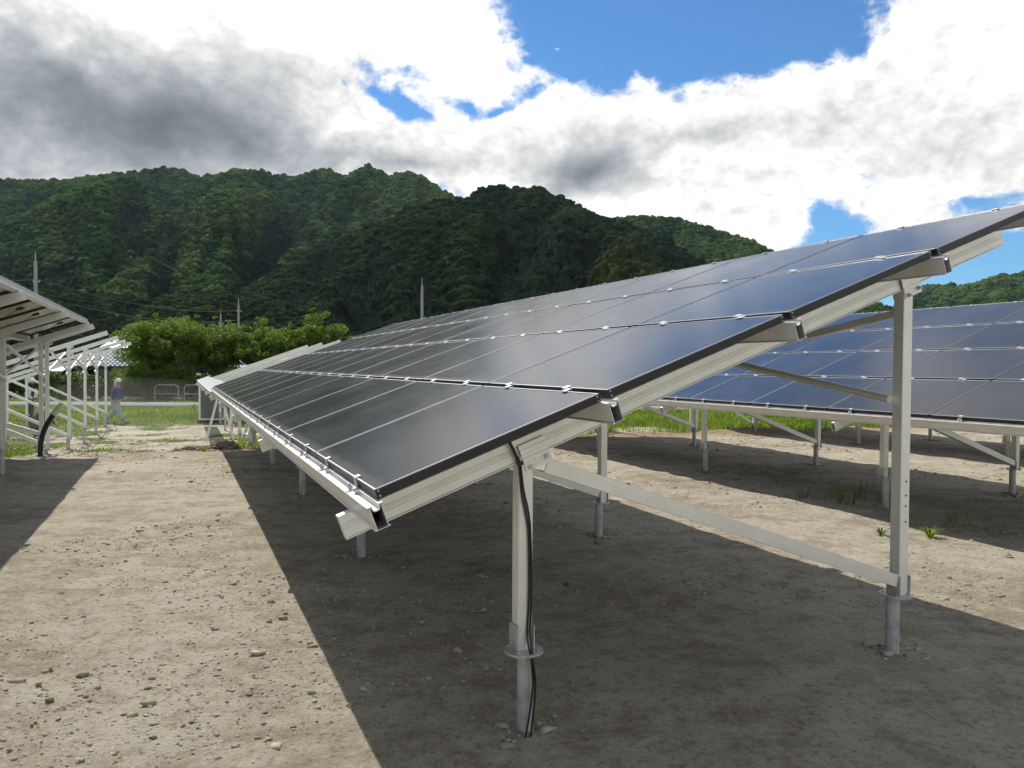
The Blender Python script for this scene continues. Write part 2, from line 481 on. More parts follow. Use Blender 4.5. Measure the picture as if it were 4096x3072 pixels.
# ------------------------------------------------------------------ mesh helpers
class MB:
    """collects faces; build() links ONE mesh object"""
    def __init__(self):
        self.v = []
        self.f = []
        self.smooth = []

    def poly(self, pts, faces, smooth=False):
        o = len(self.v)
        self.v.extend([tuple(p) for p in pts])
        for f in faces:
            self.f.append(tuple(i + o for i in f))
            self.smooth.append(smooth)
        return self

    def box(self, x0, x1, y0, y1, z0, z1, mtx=None):
        p = [Vector((x, y, z)) for z in (z0, z1) for y in (y0, y1) for x in (x0, x1)]
        if mtx is not None:
            p = [mtx @ q for q in p]
        return self.poly(p, [(0, 2, 3, 1), (4, 5, 7, 6), (0, 1, 5, 4), (2, 6, 7, 3), (0, 4, 6, 2), (1, 3, 7, 5)])

    def bbox(self, x0, x1, y0, y1, z0, z1, b=0.003, mtx=None):
        """box with chamfered vertical/horizontal edges"""
        xs, ys, zs = (x0, x1), (y0, y1), (z0, z1)
        pts, idx = [], {}
        for ix in (0, 1):
            for iy in (0, 1):
                for iz in (0, 1):
                    s = [1 if ix == 0 else -1, 1 if iy == 0 else -1, 1 if iz == 0 else -1]
                    c = [xs[ix], ys[iy], zs[iz]]
                    for ax in range(3):
                        q = list(c)
                        for a2 in range(3):
                            if a2 != ax:
                                q[a2] += s[a2] * b
                        idx[(ix, iy, iz, ax)] = len(pts)
                        pts.append(Vector(q))
        if mtx is not None:
            pts = [mtx @ q for q in pts]
        F = []
        for ax in range(3):
            o = [a for a in range(3) if a != ax]
            for s in (0, 1):
                loop = []
                for (p, q) in ((0, 0), (1, 0), (1, 1), (0, 1)):
                    k = [0, 0, 0]
                    k[ax] = s
                    k[o[0]] = p
                    k[o[1]] = q
                    loop.append(idx[(*k, ax)])
                F.append(loop)
        for ax in range(3):
            o = [a for a in range(3) if a != ax]
            for p in (0, 1):
                for q in (0, 1):
                    loop = []
                    for s, which in ((0, 0), (1, 0), (1, 1), (0, 1)):
                        k = [0, 0, 0]
                        k[ax] = s
                        k[o[0]] = p
                        k[o[1]] = q
                        loop.append(idx[(*k, o[which])])
                    F.append(loop)
        for ix in (0, 1):
            for iy in (0, 1):
                for iz in (0, 1):
                    F.append([idx[(ix, iy, iz, a)] for a in range(3)])
        return self.poly(pts, F)

    def prism(self, pts2, a0, a1, axis='y', cap=True, smooth=False):
        """polygon in the other two axes, drawn out along axis"""
        n = len(pts2)
        def P(p, a):
            return {'y': (p[0], a, p[1]), 'x': (a, p[0], p[1]), 'z': (p[0], p[1], a)}[axis]
        pts = [P(p, a0) for p in pts2] + [P(p, a1) for p in pts2]
        F = [(i, (i + 1) % n, n + (i + 1) % n, n + i) for i in range(n)]
        self.poly(pts, F, smooth)
        if cap:
            self.poly(pts, [tuple(range(n))[::-1], tuple(range(n, 2 * n))])
        return self

    def hollow(self, outer, inner, a0, a1, axis='y'):
        """tube of polygon section with open ends; outer and inner have the same number of points"""
        n = len(outer)
        def P(p, a):
            return {'y': (p[0], a, p[1]), 'x': (a, p[0], p[1]), 'z': (p[0], p[1], a)}[axis]
        pts = [P(p, a0) for p in outer] + [P(p, a1) for p in outer] + [P(p, a0) for p in inner] + [P(p, a1) for p in inner]
        F = []
        for i in range(n):
            j = (i + 1) % n
            F += [(i, j, n + j, n + i), (2 * n + i, 3 * n + i, 3 * n + j, 2 * n + j), (i, 2 * n + i, 2 * n + j, j), (n + i, n + j, 3 * n + j, 3 * n + i)]
        return self.poly(pts, F)

    def tube(self, path, r, seg=10, cap=True, smooth=True, ridges=None):
        path = [Vector(p) for p in path]
        rr = r if isinstance(r, (list, tuple)) else [r] * len(path)
        pts, F = [], []
        prev = None
        for i, p in enumerate(path):
            a = path[max(i - 1, 0)]
            b = path[min(i + 1, len(path) - 1)]
            t = (b - a).normalized()
            if prev is None:
                up = Vector((0, 0, 1)) if abs(t.z) < 0.9 else Vector((1, 0, 0))
                x = t.cross(up).normalized()
            else:
                x = (prev - t * prev.dot(t)).normalized()
            prev = x
            y = t.cross(x)
            for k in range(seg):
                an = 2 * math.pi * k / seg
                pts.append(p + (x * math.cos(an) + y * math.sin(an)) * rr[i])
        for i in range(len(path) - 1):
            for k in range(seg):
                F.append((i * seg + k, i * seg + (k + 1) % seg, (i + 1) * seg + (k + 1) % seg, (i + 1) * seg + k))
        self.poly(pts, F, smooth)
        if cap:
            o = len(path) - 1
            self.poly(pts, [tuple(range(seg))[::-1], tuple(o * seg + k for k in range(seg))])
        return self

    def beam(self, a, b, wid, hgt, up=(0, 0, 1)):
        """rectangular bar between two points"""
        a, b = Vector(a), Vector(b)
        t = (b - a).normalized()
        up = Vector(up)
        s = t.cross(up).normalized()
        u = s.cross(t).normalized()
        L = (b - a).length
        mt = Matrix((s, t, u)).transposed().to_4x4()
        mt.translation = a
        return self.bbox(-wid / 2, wid / 2, 0, L, -hgt / 2, hgt / 2, 0.002, mt)

    def cyl(self, c, r, h, seg=12, axis='z'):
        pts2 = [(math.cos(2 * math.pi * k / seg) * r, math.sin(2 * math.pi * k / seg) * r) for k in range(seg)]
        off = {'z': (c[0], c[1]), 'y': (c[0], c[2]), 'x': (c[1], c[2])}[axis]
        a = {'z': c[2], 'y': c[1], 'x': c[0]}[axis]
        return self.prism([(p[0] + off[0], p[1] + off[1]) for p in pts2], a, a + h, axis)

    def mesh(self, name):
        me = bpy.data.meshes.new(name)
        me.from_pydata(self.v, [], self.f)
        me.polygons.foreach_set('use_smooth', self.smooth)
        me.validate()
        import bmesh
        bm = bmesh.new()
        bm.from_mesh(me)
        bmesh.ops.recalc_face_normals(bm, faces=bm.faces)
        bm.to_mesh(me)
        bm.free()
        return me

    def build(self, name, material, parent=None, loc=(0, 0, 0), rot=(0, 0, 0)):
        return link(name, self.mesh(name), material, parent, loc, rot)


def link(name, me, material=None, parent=None, loc=(0, 0, 0), rot=(0, 0, 0)):
    if material is not None and not me.materials:
        me.materials.append(M[material] if isinstance(material, str) else material)
    o = bpy.data.objects.new(name, me)
    col.objects.link(o)
    o.parent = parent
    o.location = loc
    o.rotation_euler = rot
    return o


def empty(name, loc=(0, 0, 0), rz=0.0):
    o = bpy.data.objects.new(name, None)
    col.objects.link(o)
    o.location = loc
    o.rotation_euler = (0, 0, rz)
    o.empty_display_size = 0.3
    return o


def tag(o, label=None, cat=None, group=None, kind=None):
    for k, v in (('label', label), ('category', cat), ('group', group), ('kind', kind)):
        if v:
            o[k] = v
    return o


def np_mesh(name, V, F, attrs=None, smooth=False):
    """V (n,3); F (m,3) or (m,4) arrays"""
    me = bpy.data.meshes.new(name)
    V = np.asarray(V, np.float32)
    F = np.asarray(F, np.int32)
    me.vertices.add(len(V))
    me.vertices.foreach_set('co', V.ravel())
    k = F.shape[1]
    me.loops.add(F.size)
    me.loops.foreach_set('vertex_index', F.ravel())
    me.polygons.add(len(F))
    me.polygons.foreach_set('loop_start', np.arange(0, F.size, k, dtype=np.int32))
    me.polygons.foreach_set('loop_total', np.full(len(F), k, np.int32))
    if smooth:
        me.polygons.foreach_set('use_smooth', np.ones(len(F), bool))
    me.update(calc_edges=True)
    for an, (dom, arr) in (attrs or {}).items():
        a = me.attributes.new(an, 'FLOAT', dom)
        a.data.foreach_set('value', np.asarray(arr, np.float32))
    return me


# value noise
_perm = rng.random((256, 256))


def vnoise(x, y):
    xi, yi = np.floor(x).astype(int), np.floor(y).astype(int)
    xf, yf = x - xi, y - yi
    xf = xf * xf * (3 - 2 * xf)
    yf = yf * yf * (3 - 2 * yf)
    a = _perm[xi % 256, yi % 256]
    b = _perm[(xi + 1) % 256, yi % 256]
    c = _perm[xi % 256, (yi + 1) % 256]
    d = _perm[(xi + 1) % 256, (yi + 1) % 256]
    return (a * (1 - xf) + b * xf) * (1 - yf) + (c * (1 - xf) + d * xf) * yf


def fbm(x, y, o=4, g=0.5):
    s, a, t = 0, 1, 0
    for k in range(o):
        s = s + a * vnoise(x * 2 ** k + 17.3 * k, y * 2 ** k + 5.1 * k)
        t += a
        a *= g
    return s / t


def sstep(x, a, b):
    t = np.clip((x - a) / (b - a), 0, 1)
    return t * t * (3 - 2 * t)


# ------------------------------------------------------------------ site geometry
A = -0.41257                      # heading of the rows
TILT = R(20.15)
P0 = np.array([-0.48933, 2.71116])
DU = np.array([math.sin(A), math.cos(A)])      # along the rows, away from the camera
DH = np.array([math.cos(A), -math.sin(A)])     # across the rows, up the slope of the tables
CT, ST = math.cos(TILT), math.sin(TILT)


def uh(x, y):
    dx, dy = x - P0[0], y - P0[1]
    return dx * DU[0] + dy * DU[1], dx * DH[0] + dy * DH[1]


def xy(u, h):
    p = P0 + DU * u + DH * h
    return float(p[0]), float(p[1])


def ground_z(x, y, fine=True):
    x = np.asarray(x, float)
    y = np.asarray(y, float)
    u, h = uh(x, y)
    edge = 13.1 + 0.5 * (vnoise(h * 0.45 + 31, u * 0 + 3.3) - 0.5) + np.where(h > 7, 0.2, 0.0)
    right = sstep(h, 5.0, 8.0)
    s = sstep(u, edge, edge + 1.5)
    soft = np.clip((u - 12.6) / 8.2, 0, 1)
    soft = soft * (1.25 - 0.25 * soft)
    z = right * (-0.46 * s - 0.16 * sstep(u, 15, 34)) + (1 - right) * (-0.54 * soft - 0.06 * sstep(u, 21, 34)) - 0.05 * sstep(h, 8, 12)
    z = z + (0.04 + 0.06 * right) * np.exp(-((u - edge - 0.2) / 0.55) ** 2) * (vnoise(h * 1.3, u * 0.9) - 0.35) * 1.6
    if fine:
        d = np.hypot(x, y)
        k = np.clip(1.4 - d / 45, 0, 1)
        rut = 0
        for (c0, amp, per, ph) in ((9.3, 0.25, 0.5, 0.3), (11.0, 0.3, 0.45, 1.1), (6.6, 0.35, 0.4, 2.0)):
            for off in (0.0, 0.62):
                dd_ = u - (c0 + off + amp * np.sin(h * per + ph))
                rut = rut - 0.026 * np.exp(-(dd_ / 0.13) ** 2) * (0.6 + 0.4 * np.sign(np.sin(h * 26 + off * 9))) + 0.014 * np.exp(-((np.abs(dd_) - 0.24) / 0.07) ** 2)
        for (c0, amp, per, ph) in ((-1.35, 0.12, 0.35, 0.0), (-2.9, 0.15, 0.3, 1.0), (4.9, 0.1, 0.4, 0.5)):
            dd_ = h - (c0 + amp * np.sin(u * per + ph))
            rut = rut - 0.024 * np.exp(-(dd_ / 0.13) ** 2) * (0.6 + 0.4 * np.sign(np.sin(u * 26))) + 0.013 * np.exp(-((np.abs(dd_) - 0.24) / 0.07) ** 2)
        z = z + k * rut * sstep(fbm(x * 0.35 + 3, y * 0.35, 2), 0.38, 0.6)
        z = z + k * (0.055 * (fbm(x * 0.55, y * 0.55, 3) - 0.5) + 0.042 * (fbm(x * 2.6, y * 2.6, 4, 0.6) - 0.5))
    return z


def gz(x, y):
    return float(ground_z(np.array([x]), np.array([y]))[0])


# grass cover 0..1
def grass_cover(x, y):
    u, h = uh(x, y)
    n = fbm(x * 0.5 + 9, y * 0.5, 4)
    n2 = fbm(x * 0.9 + 40, y * 0.9 + 7, 4)
    g = np.zeros_like(x)
    lowt = sstep(u, 13.6, 14.6)
    # lower terrace on the left: loose cover, closing up towards the road
    left = (h < 7)
    g = np.maximum(g, left * lowt * sstep(n2 + 0.16 * sstep(u, 20, 30) - 0.05 * (h > -2.2) * (u < 24), 0.53, 0.66) * 0.85)
    g = np.maximum(g, left * lowt * sstep(u + 2.5 * (n - 0.5), 27.5, 29.5) * 0.95)
    g = np.maximum(g, (h < -3.4) * sstep(u, 12.6, 14) * sstep(n, 0.38, 0.5) * 0.9)
    # grassy bank below the main table
    g = np.maximum(g, sstep(u, 13.7, 14.3) * (1 - sstep(u, 16.5, 18.5)) * sstep(h, 0.3, 0.9) * (1 - sstep(h, 6, 8)) * sstep(n, 0.36, 0.5) * 0.9)
    # right-hand field behind the second table
    g = np.maximum(g, sstep(h + 2 * (n - 0.5), 8.3, 9.3) * sstep(u + 1.2 * (n2 - 0.5), 13.2, 13.9) * (1 - 0.75 * (sstep(u, 17.4, 18.0) - sstep(u, 20.2, 21.2)) * (h < 15)) * 0.97)
    # sparse weeds in the shade on the right
    g = np.maximum(g, (h > 6.3) * (h < 9.6) * (u < 6) * sstep(n, 0.50, 0.66) * 0.7 * sstep(4.4 - u + 2.0 * n, 0, 3))
    # beyond the road everything is overgrown
    g = np.maximum(g, sstep(y, 43.5, 44.5) * 0.9)
    g = np.maximum(g, sstep(h, 19, 23) * 0.9)
    return g


# ------------------------------------------------------------------ the ground
def graded(lo, hi, core_lo, core_hi, step, grow=1.16):
    core = list(np.arange(core_lo, core_hi + 1e-6, step))
    right, s, p = [], step, core_hi
    while p < hi:
        s *= grow
        p += s
        right.append(min(p, hi))
    left, s, p = [], step, core_lo
    while p > lo:
        s *= grow
        p -= s
        left.append(max(p, lo))
    return np.array(left[::-1] + core + right)


gx = graded(-2200, 2200, -14.0, 14.0, 0.07, 1.13)
gy = graded(-300, 2200, 1.6, 26.0, 0.07, 1.11)
GX, GY = np.meshgrid(gx, gy, indexing='ij')
GZ = ground_z(GX, GY)
nx, ny = GX.shape
ii = np.arange(nx * ny).reshape(nx, ny)
F = np.stack([ii[:-1, :-1], ii[1:, :-1], ii[1:, 1:], ii[:-1, 1:]], -1).reshape(-1, 4)
U_, H_ = uh(GX, GY)
loose = np.exp(-((U_ - 13.4) / 0.9) ** 2) * sstep(fbm(GX * 0.8, GY * 0.8, 3), 0.35, 0.6) + 0.8 * sstep(U_, 11.5, 12.8) * (U_ < 13.6) * (H_ > 7)
me = np_mesh('ground', np.stack([GX, GY, GZ], -1).reshape(-1, 3), F,
             {'grassy': ('POINT', grass_cover(GX, GY).ravel()), 'loose': ('POINT', np.clip(loose, 0, 1).ravel())}, smooth=True)
tag(link('ground', me, 'soil'), kind='structure')

# the road across the far side of the site
rd = []
for k in range(41):
    x = -70 + k * 3.5
    yc = 41.4 + 0.02 * x + 0.0008 * x * x * 0.2
    rd.append((x, yc))
V, Fq = [], []
for k, (x, yc) in enumerate(rd):
    zz = gz(x, yc) + 0.10
    V += [(x, yc - 2.0, zz - 0.3), (x, yc - 1.95, zz), (x, yc + 1.95, zz + 0.01), (x, yc + 2.0, zz - 0.3)]
    if k:
        a = 4 * (k - 1)
        for j in range(3):
            Fq.append((a + j, a + 4 + j, a + 5 + j, a + 1 + j))
tag(link('road', np_mesh('road', V, Fq), 'road'), kind='structure')


# ------------------------------------------------------------------ mountains
def prof(pts):
    xs = np.array([p[0] for p in pts], float)
    ys = np.array([p[1] for p in pts], float)
    az = np.arctan((xs - 1106) / 1645.8)
    el = np.arctan((784 + 0.006 * (xs - 1106) - ys) / 1645.8 * np.cos(az))
    return az, np.tan(el)


def mountain(name, ridge, r_foot, r_ridge, seed, nspur=7, spur=0.16, na=420, nr=130, crown=6.0, tree_top=8.0, power=1.0):
    """ridge: skyline points; the hill climbs from r_foot to r_ridge (metres) and falls away behind"""
    az, te = prof(ridge)
    a0, a1 = az.min(), az.max()
    aa = np.linspace(a0, a1, na)
    rr = np.linspace(0, 1.45, nr)
    AA, TT = np.meshgrid(aa, rr, indexing='ij')
    ridge_t = np.interp(AA, az, te)
    wob = fbm(AA * 9 + seed, AA * 0 + seed, 3) - 0.5
    rf = r_foot * (1 + 0.10 * wob)
    rd_ = r_ridge * (1 + 0.10 * (fbm(AA * 6 + seed * 3, AA * 0 + 1.7, 3) - 0.5))
    RR = rf + (rd_ - rf) * TT
    zr = np.maximum(ridge_t * rd_ + CAM_H - tree_top, 1.0)
    t = np.clip(TT, 0, 1)
    base = t ** power * (1 - 0.25 * (1 - t) * t)
    # spurs and gullies running down the slope, fading out at skyline and foot
    X, Y = RR * np.sin(AA), RR * np.cos(AA)
    q = AA * nspur + seed + 0.5 * (TT - 0.5) * math.sin(seed * 7) + 1.1 * (fbm(X / 260 + seed, Y / 260, 3) - 0.5)
    sp = 1 - np.abs(q % 1.0 - 0.5) * 2
    q2 = AA * nspur * 2.7 + seed * 2 - 0.9 * (TT - 0.5) + 1.4 * (fbm(X / 170 + seed, Y / 170 + 9, 3) - 0.5)
    spb = 1 - np.abs(q2 % 1.0 - 0.5) * 2
    sp2 = fbm(X / 80 + seed * 5, Y / 80 + seed, 4) - 0.5
    env = np.sin(np.pi * np.clip(t, 0, 1)) ** 0.7
    Z = zr * base * 1.0 + zr * env * (spur * (sp - 0.5) + 0.45 * spur * (spb - 0.5) + 0.22 * sp2)
    behind = np.clip((TT - 1) / 0.45, 0, 1)
    Z = np.where(TT > 1, zr * (1 - 0.75 * behind ** 1.3), Z)
    # nothing below the ridge may poke above it
    lim = (ridge_t * 0.985) * RR + CAM_H - tree_top
    Z = np.where(TT < 1, np.minimum(Z, np.maximum(lim, 0.5)), Z) - 1.0
    ii = np.arange(na * nr).reshape(na, nr)
    F = np.stack([ii[:-1, :-1], ii[1:, :-1], ii[1:, 1:], ii[:-1, 1:]], -1).reshape(-1, 4)
    me = np_mesh(name, np.stack([X, Y, Z], -1).reshape(-1, 3), F, smooth=True)
    o = link('mountain', me, 'forest_floor')
    tag(o, kind='structure')
    # tree points
    area = (a1 - a0) * (r_foot + r_ridge) / 2 * (r_ridge - r_foot) * 1.25 * 1.15
    n = int(area / (crown * crown * 0.30))
    pa = rng.uniform(0, na - 1.001, n)
    pr = rng.uniform(0, (nr - 1.001) * 1.16 / 1.45, n)
    i0, j0 = pa.astype(int), pr.astype(int)
    fa, fr = pa - i0, pr - j0
    def samp(G):
        return (G[i0, j0] * (1 - fa) + G[i0 + 1, j0] * fa) * (1 - fr) + (G[i0, j0 + 1] * (1 - fa) + G[i0 + 1, j0 + 1] * fa) * fr
    P = np.stack([samp(X), samp(Y), samp(Z)], -1)
    return P, samp(AA), samp(TT), samp(0.6 * sp + 0.4 * spb), crown


def ico(sub):
    import bmesh
    bm = bmesh.new()
    bmesh.ops.create_icosphere(bm, subdivisions=sub, radius=1)
    v = np.array([p.co[:] for p in bm.verts])
    f = np.array([[q.index for q in t.verts] for t in bm.faces])
    bm.free()
    return v, f


def lumpy_crown(seed, flat=0.75):
    r = np.random.default_rng(seed)
    v0, f0 = ico(2)
    V, Fc, o = [], [], 0
    def add(c, s):
        nonlocal o
        v = v0 * (1 + 0.15 * r.standard_normal((len(v0), 1)))
        V.append(v * s + c)
        Fc.append(f0 + o)
        o += len(v0)
    add(np.array([0, 0, 0.35]), np.array([0.36, 0.36, 0.40]))
    for k in range(16):
        a = r.uniform(0, 2 * np.pi)
        el = r.uniform(-0.15, 1.4)
        d = r.uniform(0.26, 0.40)
        s = r.uniform(0.13, 0.22)
        add(np.array([np.cos(a) * np.cos(el) * d, np.sin(a) * np.cos(el) * d, 0.38 + np.sin(el) * d * flat]), np.array([s, s, s * 0.8]))
    return np_mesh('crown_form', np.concatenate(V), np.concatenate(Fc), smooth=True)


def cone_crown(seed):
    r = np.random.default_rng(seed)
    V, Fc, o = [], [], 0
    for k in range(6):
        z0 = 0.10 + 0.15 * k
        rad = 0.30 * (1 - k / 6.6)
        ns = 9
        ring = [(math.cos(2 * math.pi * j / ns + k) * rad * r.uniform(0.6, 1.2), math.sin(2 * math.pi * j / ns + k) * rad * r.uniform(0.6, 1.2), z0 + r.uniform(-0.05, 0.03)) for j in range(ns)]
        V += ring + [(0, 0, z0 + 0.36)]
        Fc += [(o + j, o + (j + 1) % ns, o + ns) for j in range(ns)]
        o += ns + 1
    return np_mesh('crown_form', np.array(V), np.array(Fc))


def source_collection(name, meshes, material):
    c = bpy.data.collections.new(name)
    for k, me in enumerate(meshes):
        me.materials.append(M[material])
        ob = bpy.data.objects.new('%s_%d' % (name, k), me)
        c.objects.link(ob)
    return c


def scatter_group(name, coll):
    ng = bpy.data.node_groups.new(name, 'GeometryNodeTree')
    ng.interface.new_socket('Geometry', in_out='INPUT', socket_type='NodeSocketGeometry')
    ng.interface.new_socket('Geometry', in_out='OUTPUT', socket_type='NodeSocketGeometry')
    n, l = ng.nodes, ng.links
    gi, go = n.new('NodeGroupInput'), n.new('NodeGroupOutput')
    ci = n.new('GeometryNodeCollectionInfo')
    ci.inputs['Collection'].default_value = coll
    ci.inputs['Separate Children'].default_value = True
    ci.inputs['Reset Children'].default_value = True
    ip = n.new('GeometryNodeInstanceOnPoints')
    ip.inputs['Pick Instance'].default_value = True
    def attr(nm, typ):
        a = n.new('GeometryNodeInputNamedAttribute')
        a.data_type = typ
        a.inputs['Name'].default_value = nm
        return a.outputs['Attribute']
    cx = n.new('ShaderNodeCombineXYZ')
    l.new(attr('rotz', 'FLOAT'), cx.inputs[2])
    cs = n.new('ShaderNodeCombineXYZ')
    s = attr('size', 'FLOAT')
    hgt = attr('tall', 'FLOAT')
    l.new(s, cs.inputs[0])
    l.new(s, cs.inputs[1])
    l.new(hgt, cs.inputs[2])
    l.new(gi.outputs[0], ip.inputs['Points'])
    l.new(ci.outputs[0], ip.inputs['Instance'])
    l.new(attr('kindex', 'INT'), ip.inputs['Instance Index'])
    l.new(cx.outputs[0], ip.inputs['Rotation'])
    l.new(cs.outputs[0], ip.inputs['Scale'])
    l.new(ip.outputs[0], go.inputs[0])
    return ng


def scatter(name, P, coll_group, nform, size, tall, tone, label, cat):
    me = bpy.data.meshes.new(name)
    me.vertices.add(len(P))
    me.vertices.foreach_set('co', np.asarray(P, np.float32).ravel())
    for an, arr in (('size', size), ('tall', tall), ('tone', tone), ('rotz', rng.uniform(0, 6.28, len(P)))):
        a = me.attributes.new(an, 'FLOAT', 'POINT')
        a.data.foreach_set('value', np.asarray(arr, np.float32))
    a = me.attributes.new('kindex', 'INT', 'POINT')
    a.data.foreach_set('value', rng.integers(0, nform, len(P)).astype(np.int32))
    o = link(name, me)
    md = o.modifiers.new('scatter', 'NODES')
    md.node_group = coll_group
    tag(o, label, cat, kind='stuff')
    return o


c_broad = source_collection('broadleaf_form', [lumpy_crown(s) for s in range(5)], 'crown')
M['crown_dark'] = mat('cloud_shaded_canopy', (0.03, 0.045, 0.02), 1.0, spec=0.02, build=crown_build((0.009, 0.021, 0.008), (0.044, 0.064, 0.018), (0.019, 0.035, 0.011)))  # crown colours darkened to stand for cloud shadow on the middle hill
c_dark = source_collection('shaded_form', [lumpy_crown(s + 40) for s in range(5)], 'crown_dark')
c_cone = source_collection('cedar_form', [cone_crown(s) for s in range(4)], 'conifer')
c_bam = source_collection('bamboo_form', [lumpy_crown(s + 20, 1.3) for s in range(3)], 'bamboo')
g_dark = scatter_group('scatter_shaded', c_dark)
g_broad, g_cone, g_bam = scatter_group('scatter_broadleaf', c_broad), scatter_group('scatter_cedar', c_cone), scatter_group('scatter_bamboo', c_bam)

RIDGE_LEFT = [(-420, 420), (-250, 395), (-120, 372), (0, 375), (60, 374), (130, 378), (190, 368), (240, 360), (320, 352), (350, 347), (390, 353), (440, 368), (480, 362), (525, 352), (570, 356), (630, 371), (660, 362), (690, 352), (720, 358), (745, 368), (770, 356), (797, 345), (822, 356), (843, 368), (865, 360), (888, 357), (920, 374), (960, 402), (1040, 440), (1150, 520), (1250, 640), (1320, 740)]
RIDGE_MID = [(330, 735), (400, 680), (470, 630), (560, 585), (640, 540), (720, 498), (800, 460), (870, 432), (940, 410), (1000, 400), (1040, 381), (1080, 377), (1130, 382), (1190, 394), (1230, 410), (1262, 432), (1330, 452), (1400, 476), (1480, 518), (1550, 555), (1640, 600), (1760, 660), (1900, 735)]
RIDGE_BACK = [(1200, 560), (1280, 480), (1330, 453), (1380, 449), (1440, 452), (1500, 464), (1560, 482), (1620, 505), (1690, 540), (1780, 585), (1900, 640), (2050, 720)]
SPUR_WEST = [(-330, 640), (-150, 545), (0, 470), (60, 438), (120, 410), (180, 387), (235, 370), (290, 366), (330, 385), (360, 425), (385, 475), (410, 530), (440, 600), (470, 690)]
SPUR_MIDDLE = [(320, 660), (365, 560), (400, 480), (440, 410), (490, 378), (535, 368), (590, 398), (620, 432), (655, 485), (690, 550), (740, 660)]
SPUR_EAST = [(560, 650), (600, 570), (645, 520), (690, 483), (740, 443), (790, 407), (830, 390), (865, 370), (890, 364), (940, 392), (985, 428), (1040, 485), (1130, 620)]
SPUR_NOTCH = [(610, 600), (650, 500), (690, 430), (730, 385), (765, 370), (795, 358), (820, 372), (850, 402), (880, 450), (910, 560)]
FOOT_HILL = [(-300, 660), (-120, 600), (0, 578), (60, 588), (130, 604), (210, 600), (262, 596), (330, 612), (400, 606), (470, 598), (540, 612), (620, 650), (700, 710)]
KNOLL = [(170, 660), (205, 612), (235, 576), (262, 556), (288, 576), (318, 610), (350, 640), (390, 690)]
RIDGE_RIGHT = [(1820, 745), (1900, 680), (1950, 630), (1990, 603), (2040, 603), (2080, 606), (2120, 594), (2160, 583), (2212, 573), (2290, 560), (2400, 600), (2520, 680)]
RIDGE_RIGHT_NEAR = [(1700, 750), (1800, 700), (1880, 668), (1930, 645), (1980, 632), (2030, 650), (2070, 672), (2130, 700), (2250, 745)]

hills = [  # ridge, foot, crest, seed, spurs, relief, crown size, label, cedar share, tone shift
    (RIDGE_LEFT, 640, 1250, 3.0, 6.5, 0.45, 9.6, 'green broadleaf forest on the long ridge at the left', 0.22, 0.02),
    (SPUR_NOTCH, 620, 1120, 17.0, 5.0, 0.2, 9.0, 'forest on the narrow spur below the notch of the left ridge', 0.22, 0.05),
    (SPUR_WEST, 440, 900, 13.0, 7.0, 0.45, 7.4, 'forest on the westernmost spur of the left ridge', 0.32, 0.05),
    (SPUR_MIDDLE, 430, 860, 14.0, 7.0, 0.42, 7.2, 'forest on the broad middle spur of the left ridge', 0.30, 0.1),
    (SPUR_EAST, 560, 1000, 15.0, 5.0, 0.22, 8.0, 'bright green forest on the spur beside the middle hill', 0.08, 0.38),
    (FOOT_HILL, 230, 400, 16.0, 6.0, 0.25, 5.4, 'dark forest on the low foothill behind the houses', 0.35, -0.1),
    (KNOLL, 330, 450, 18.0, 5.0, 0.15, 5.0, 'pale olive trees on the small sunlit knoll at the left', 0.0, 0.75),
    (RIDGE_MID, 230, 520, 8.0, 4.0, 0.22, 6.2, 'forest on the rounded hill in the middle, coloured dark for cloud shadow', 0.40, -0.18),
    (RIDGE_BACK, 620, 980, 5.0, 6, 0.2, 8.2, 'forest on the lower ridge behind the middle hill', 0.2, 0.0),
    (RIDGE_RIGHT, 900, 1500, 11.0, 8, 0.3, 11.0, 'hazy forest on the distant ridge at the right edge', 0.15, 0.1),
    (RIDGE_RIGHT_NEAR, 420, 640, 2.0, 5, 0.2, 7.0, 'forest on the small hill above the second table', 0.3, 0.0),
]
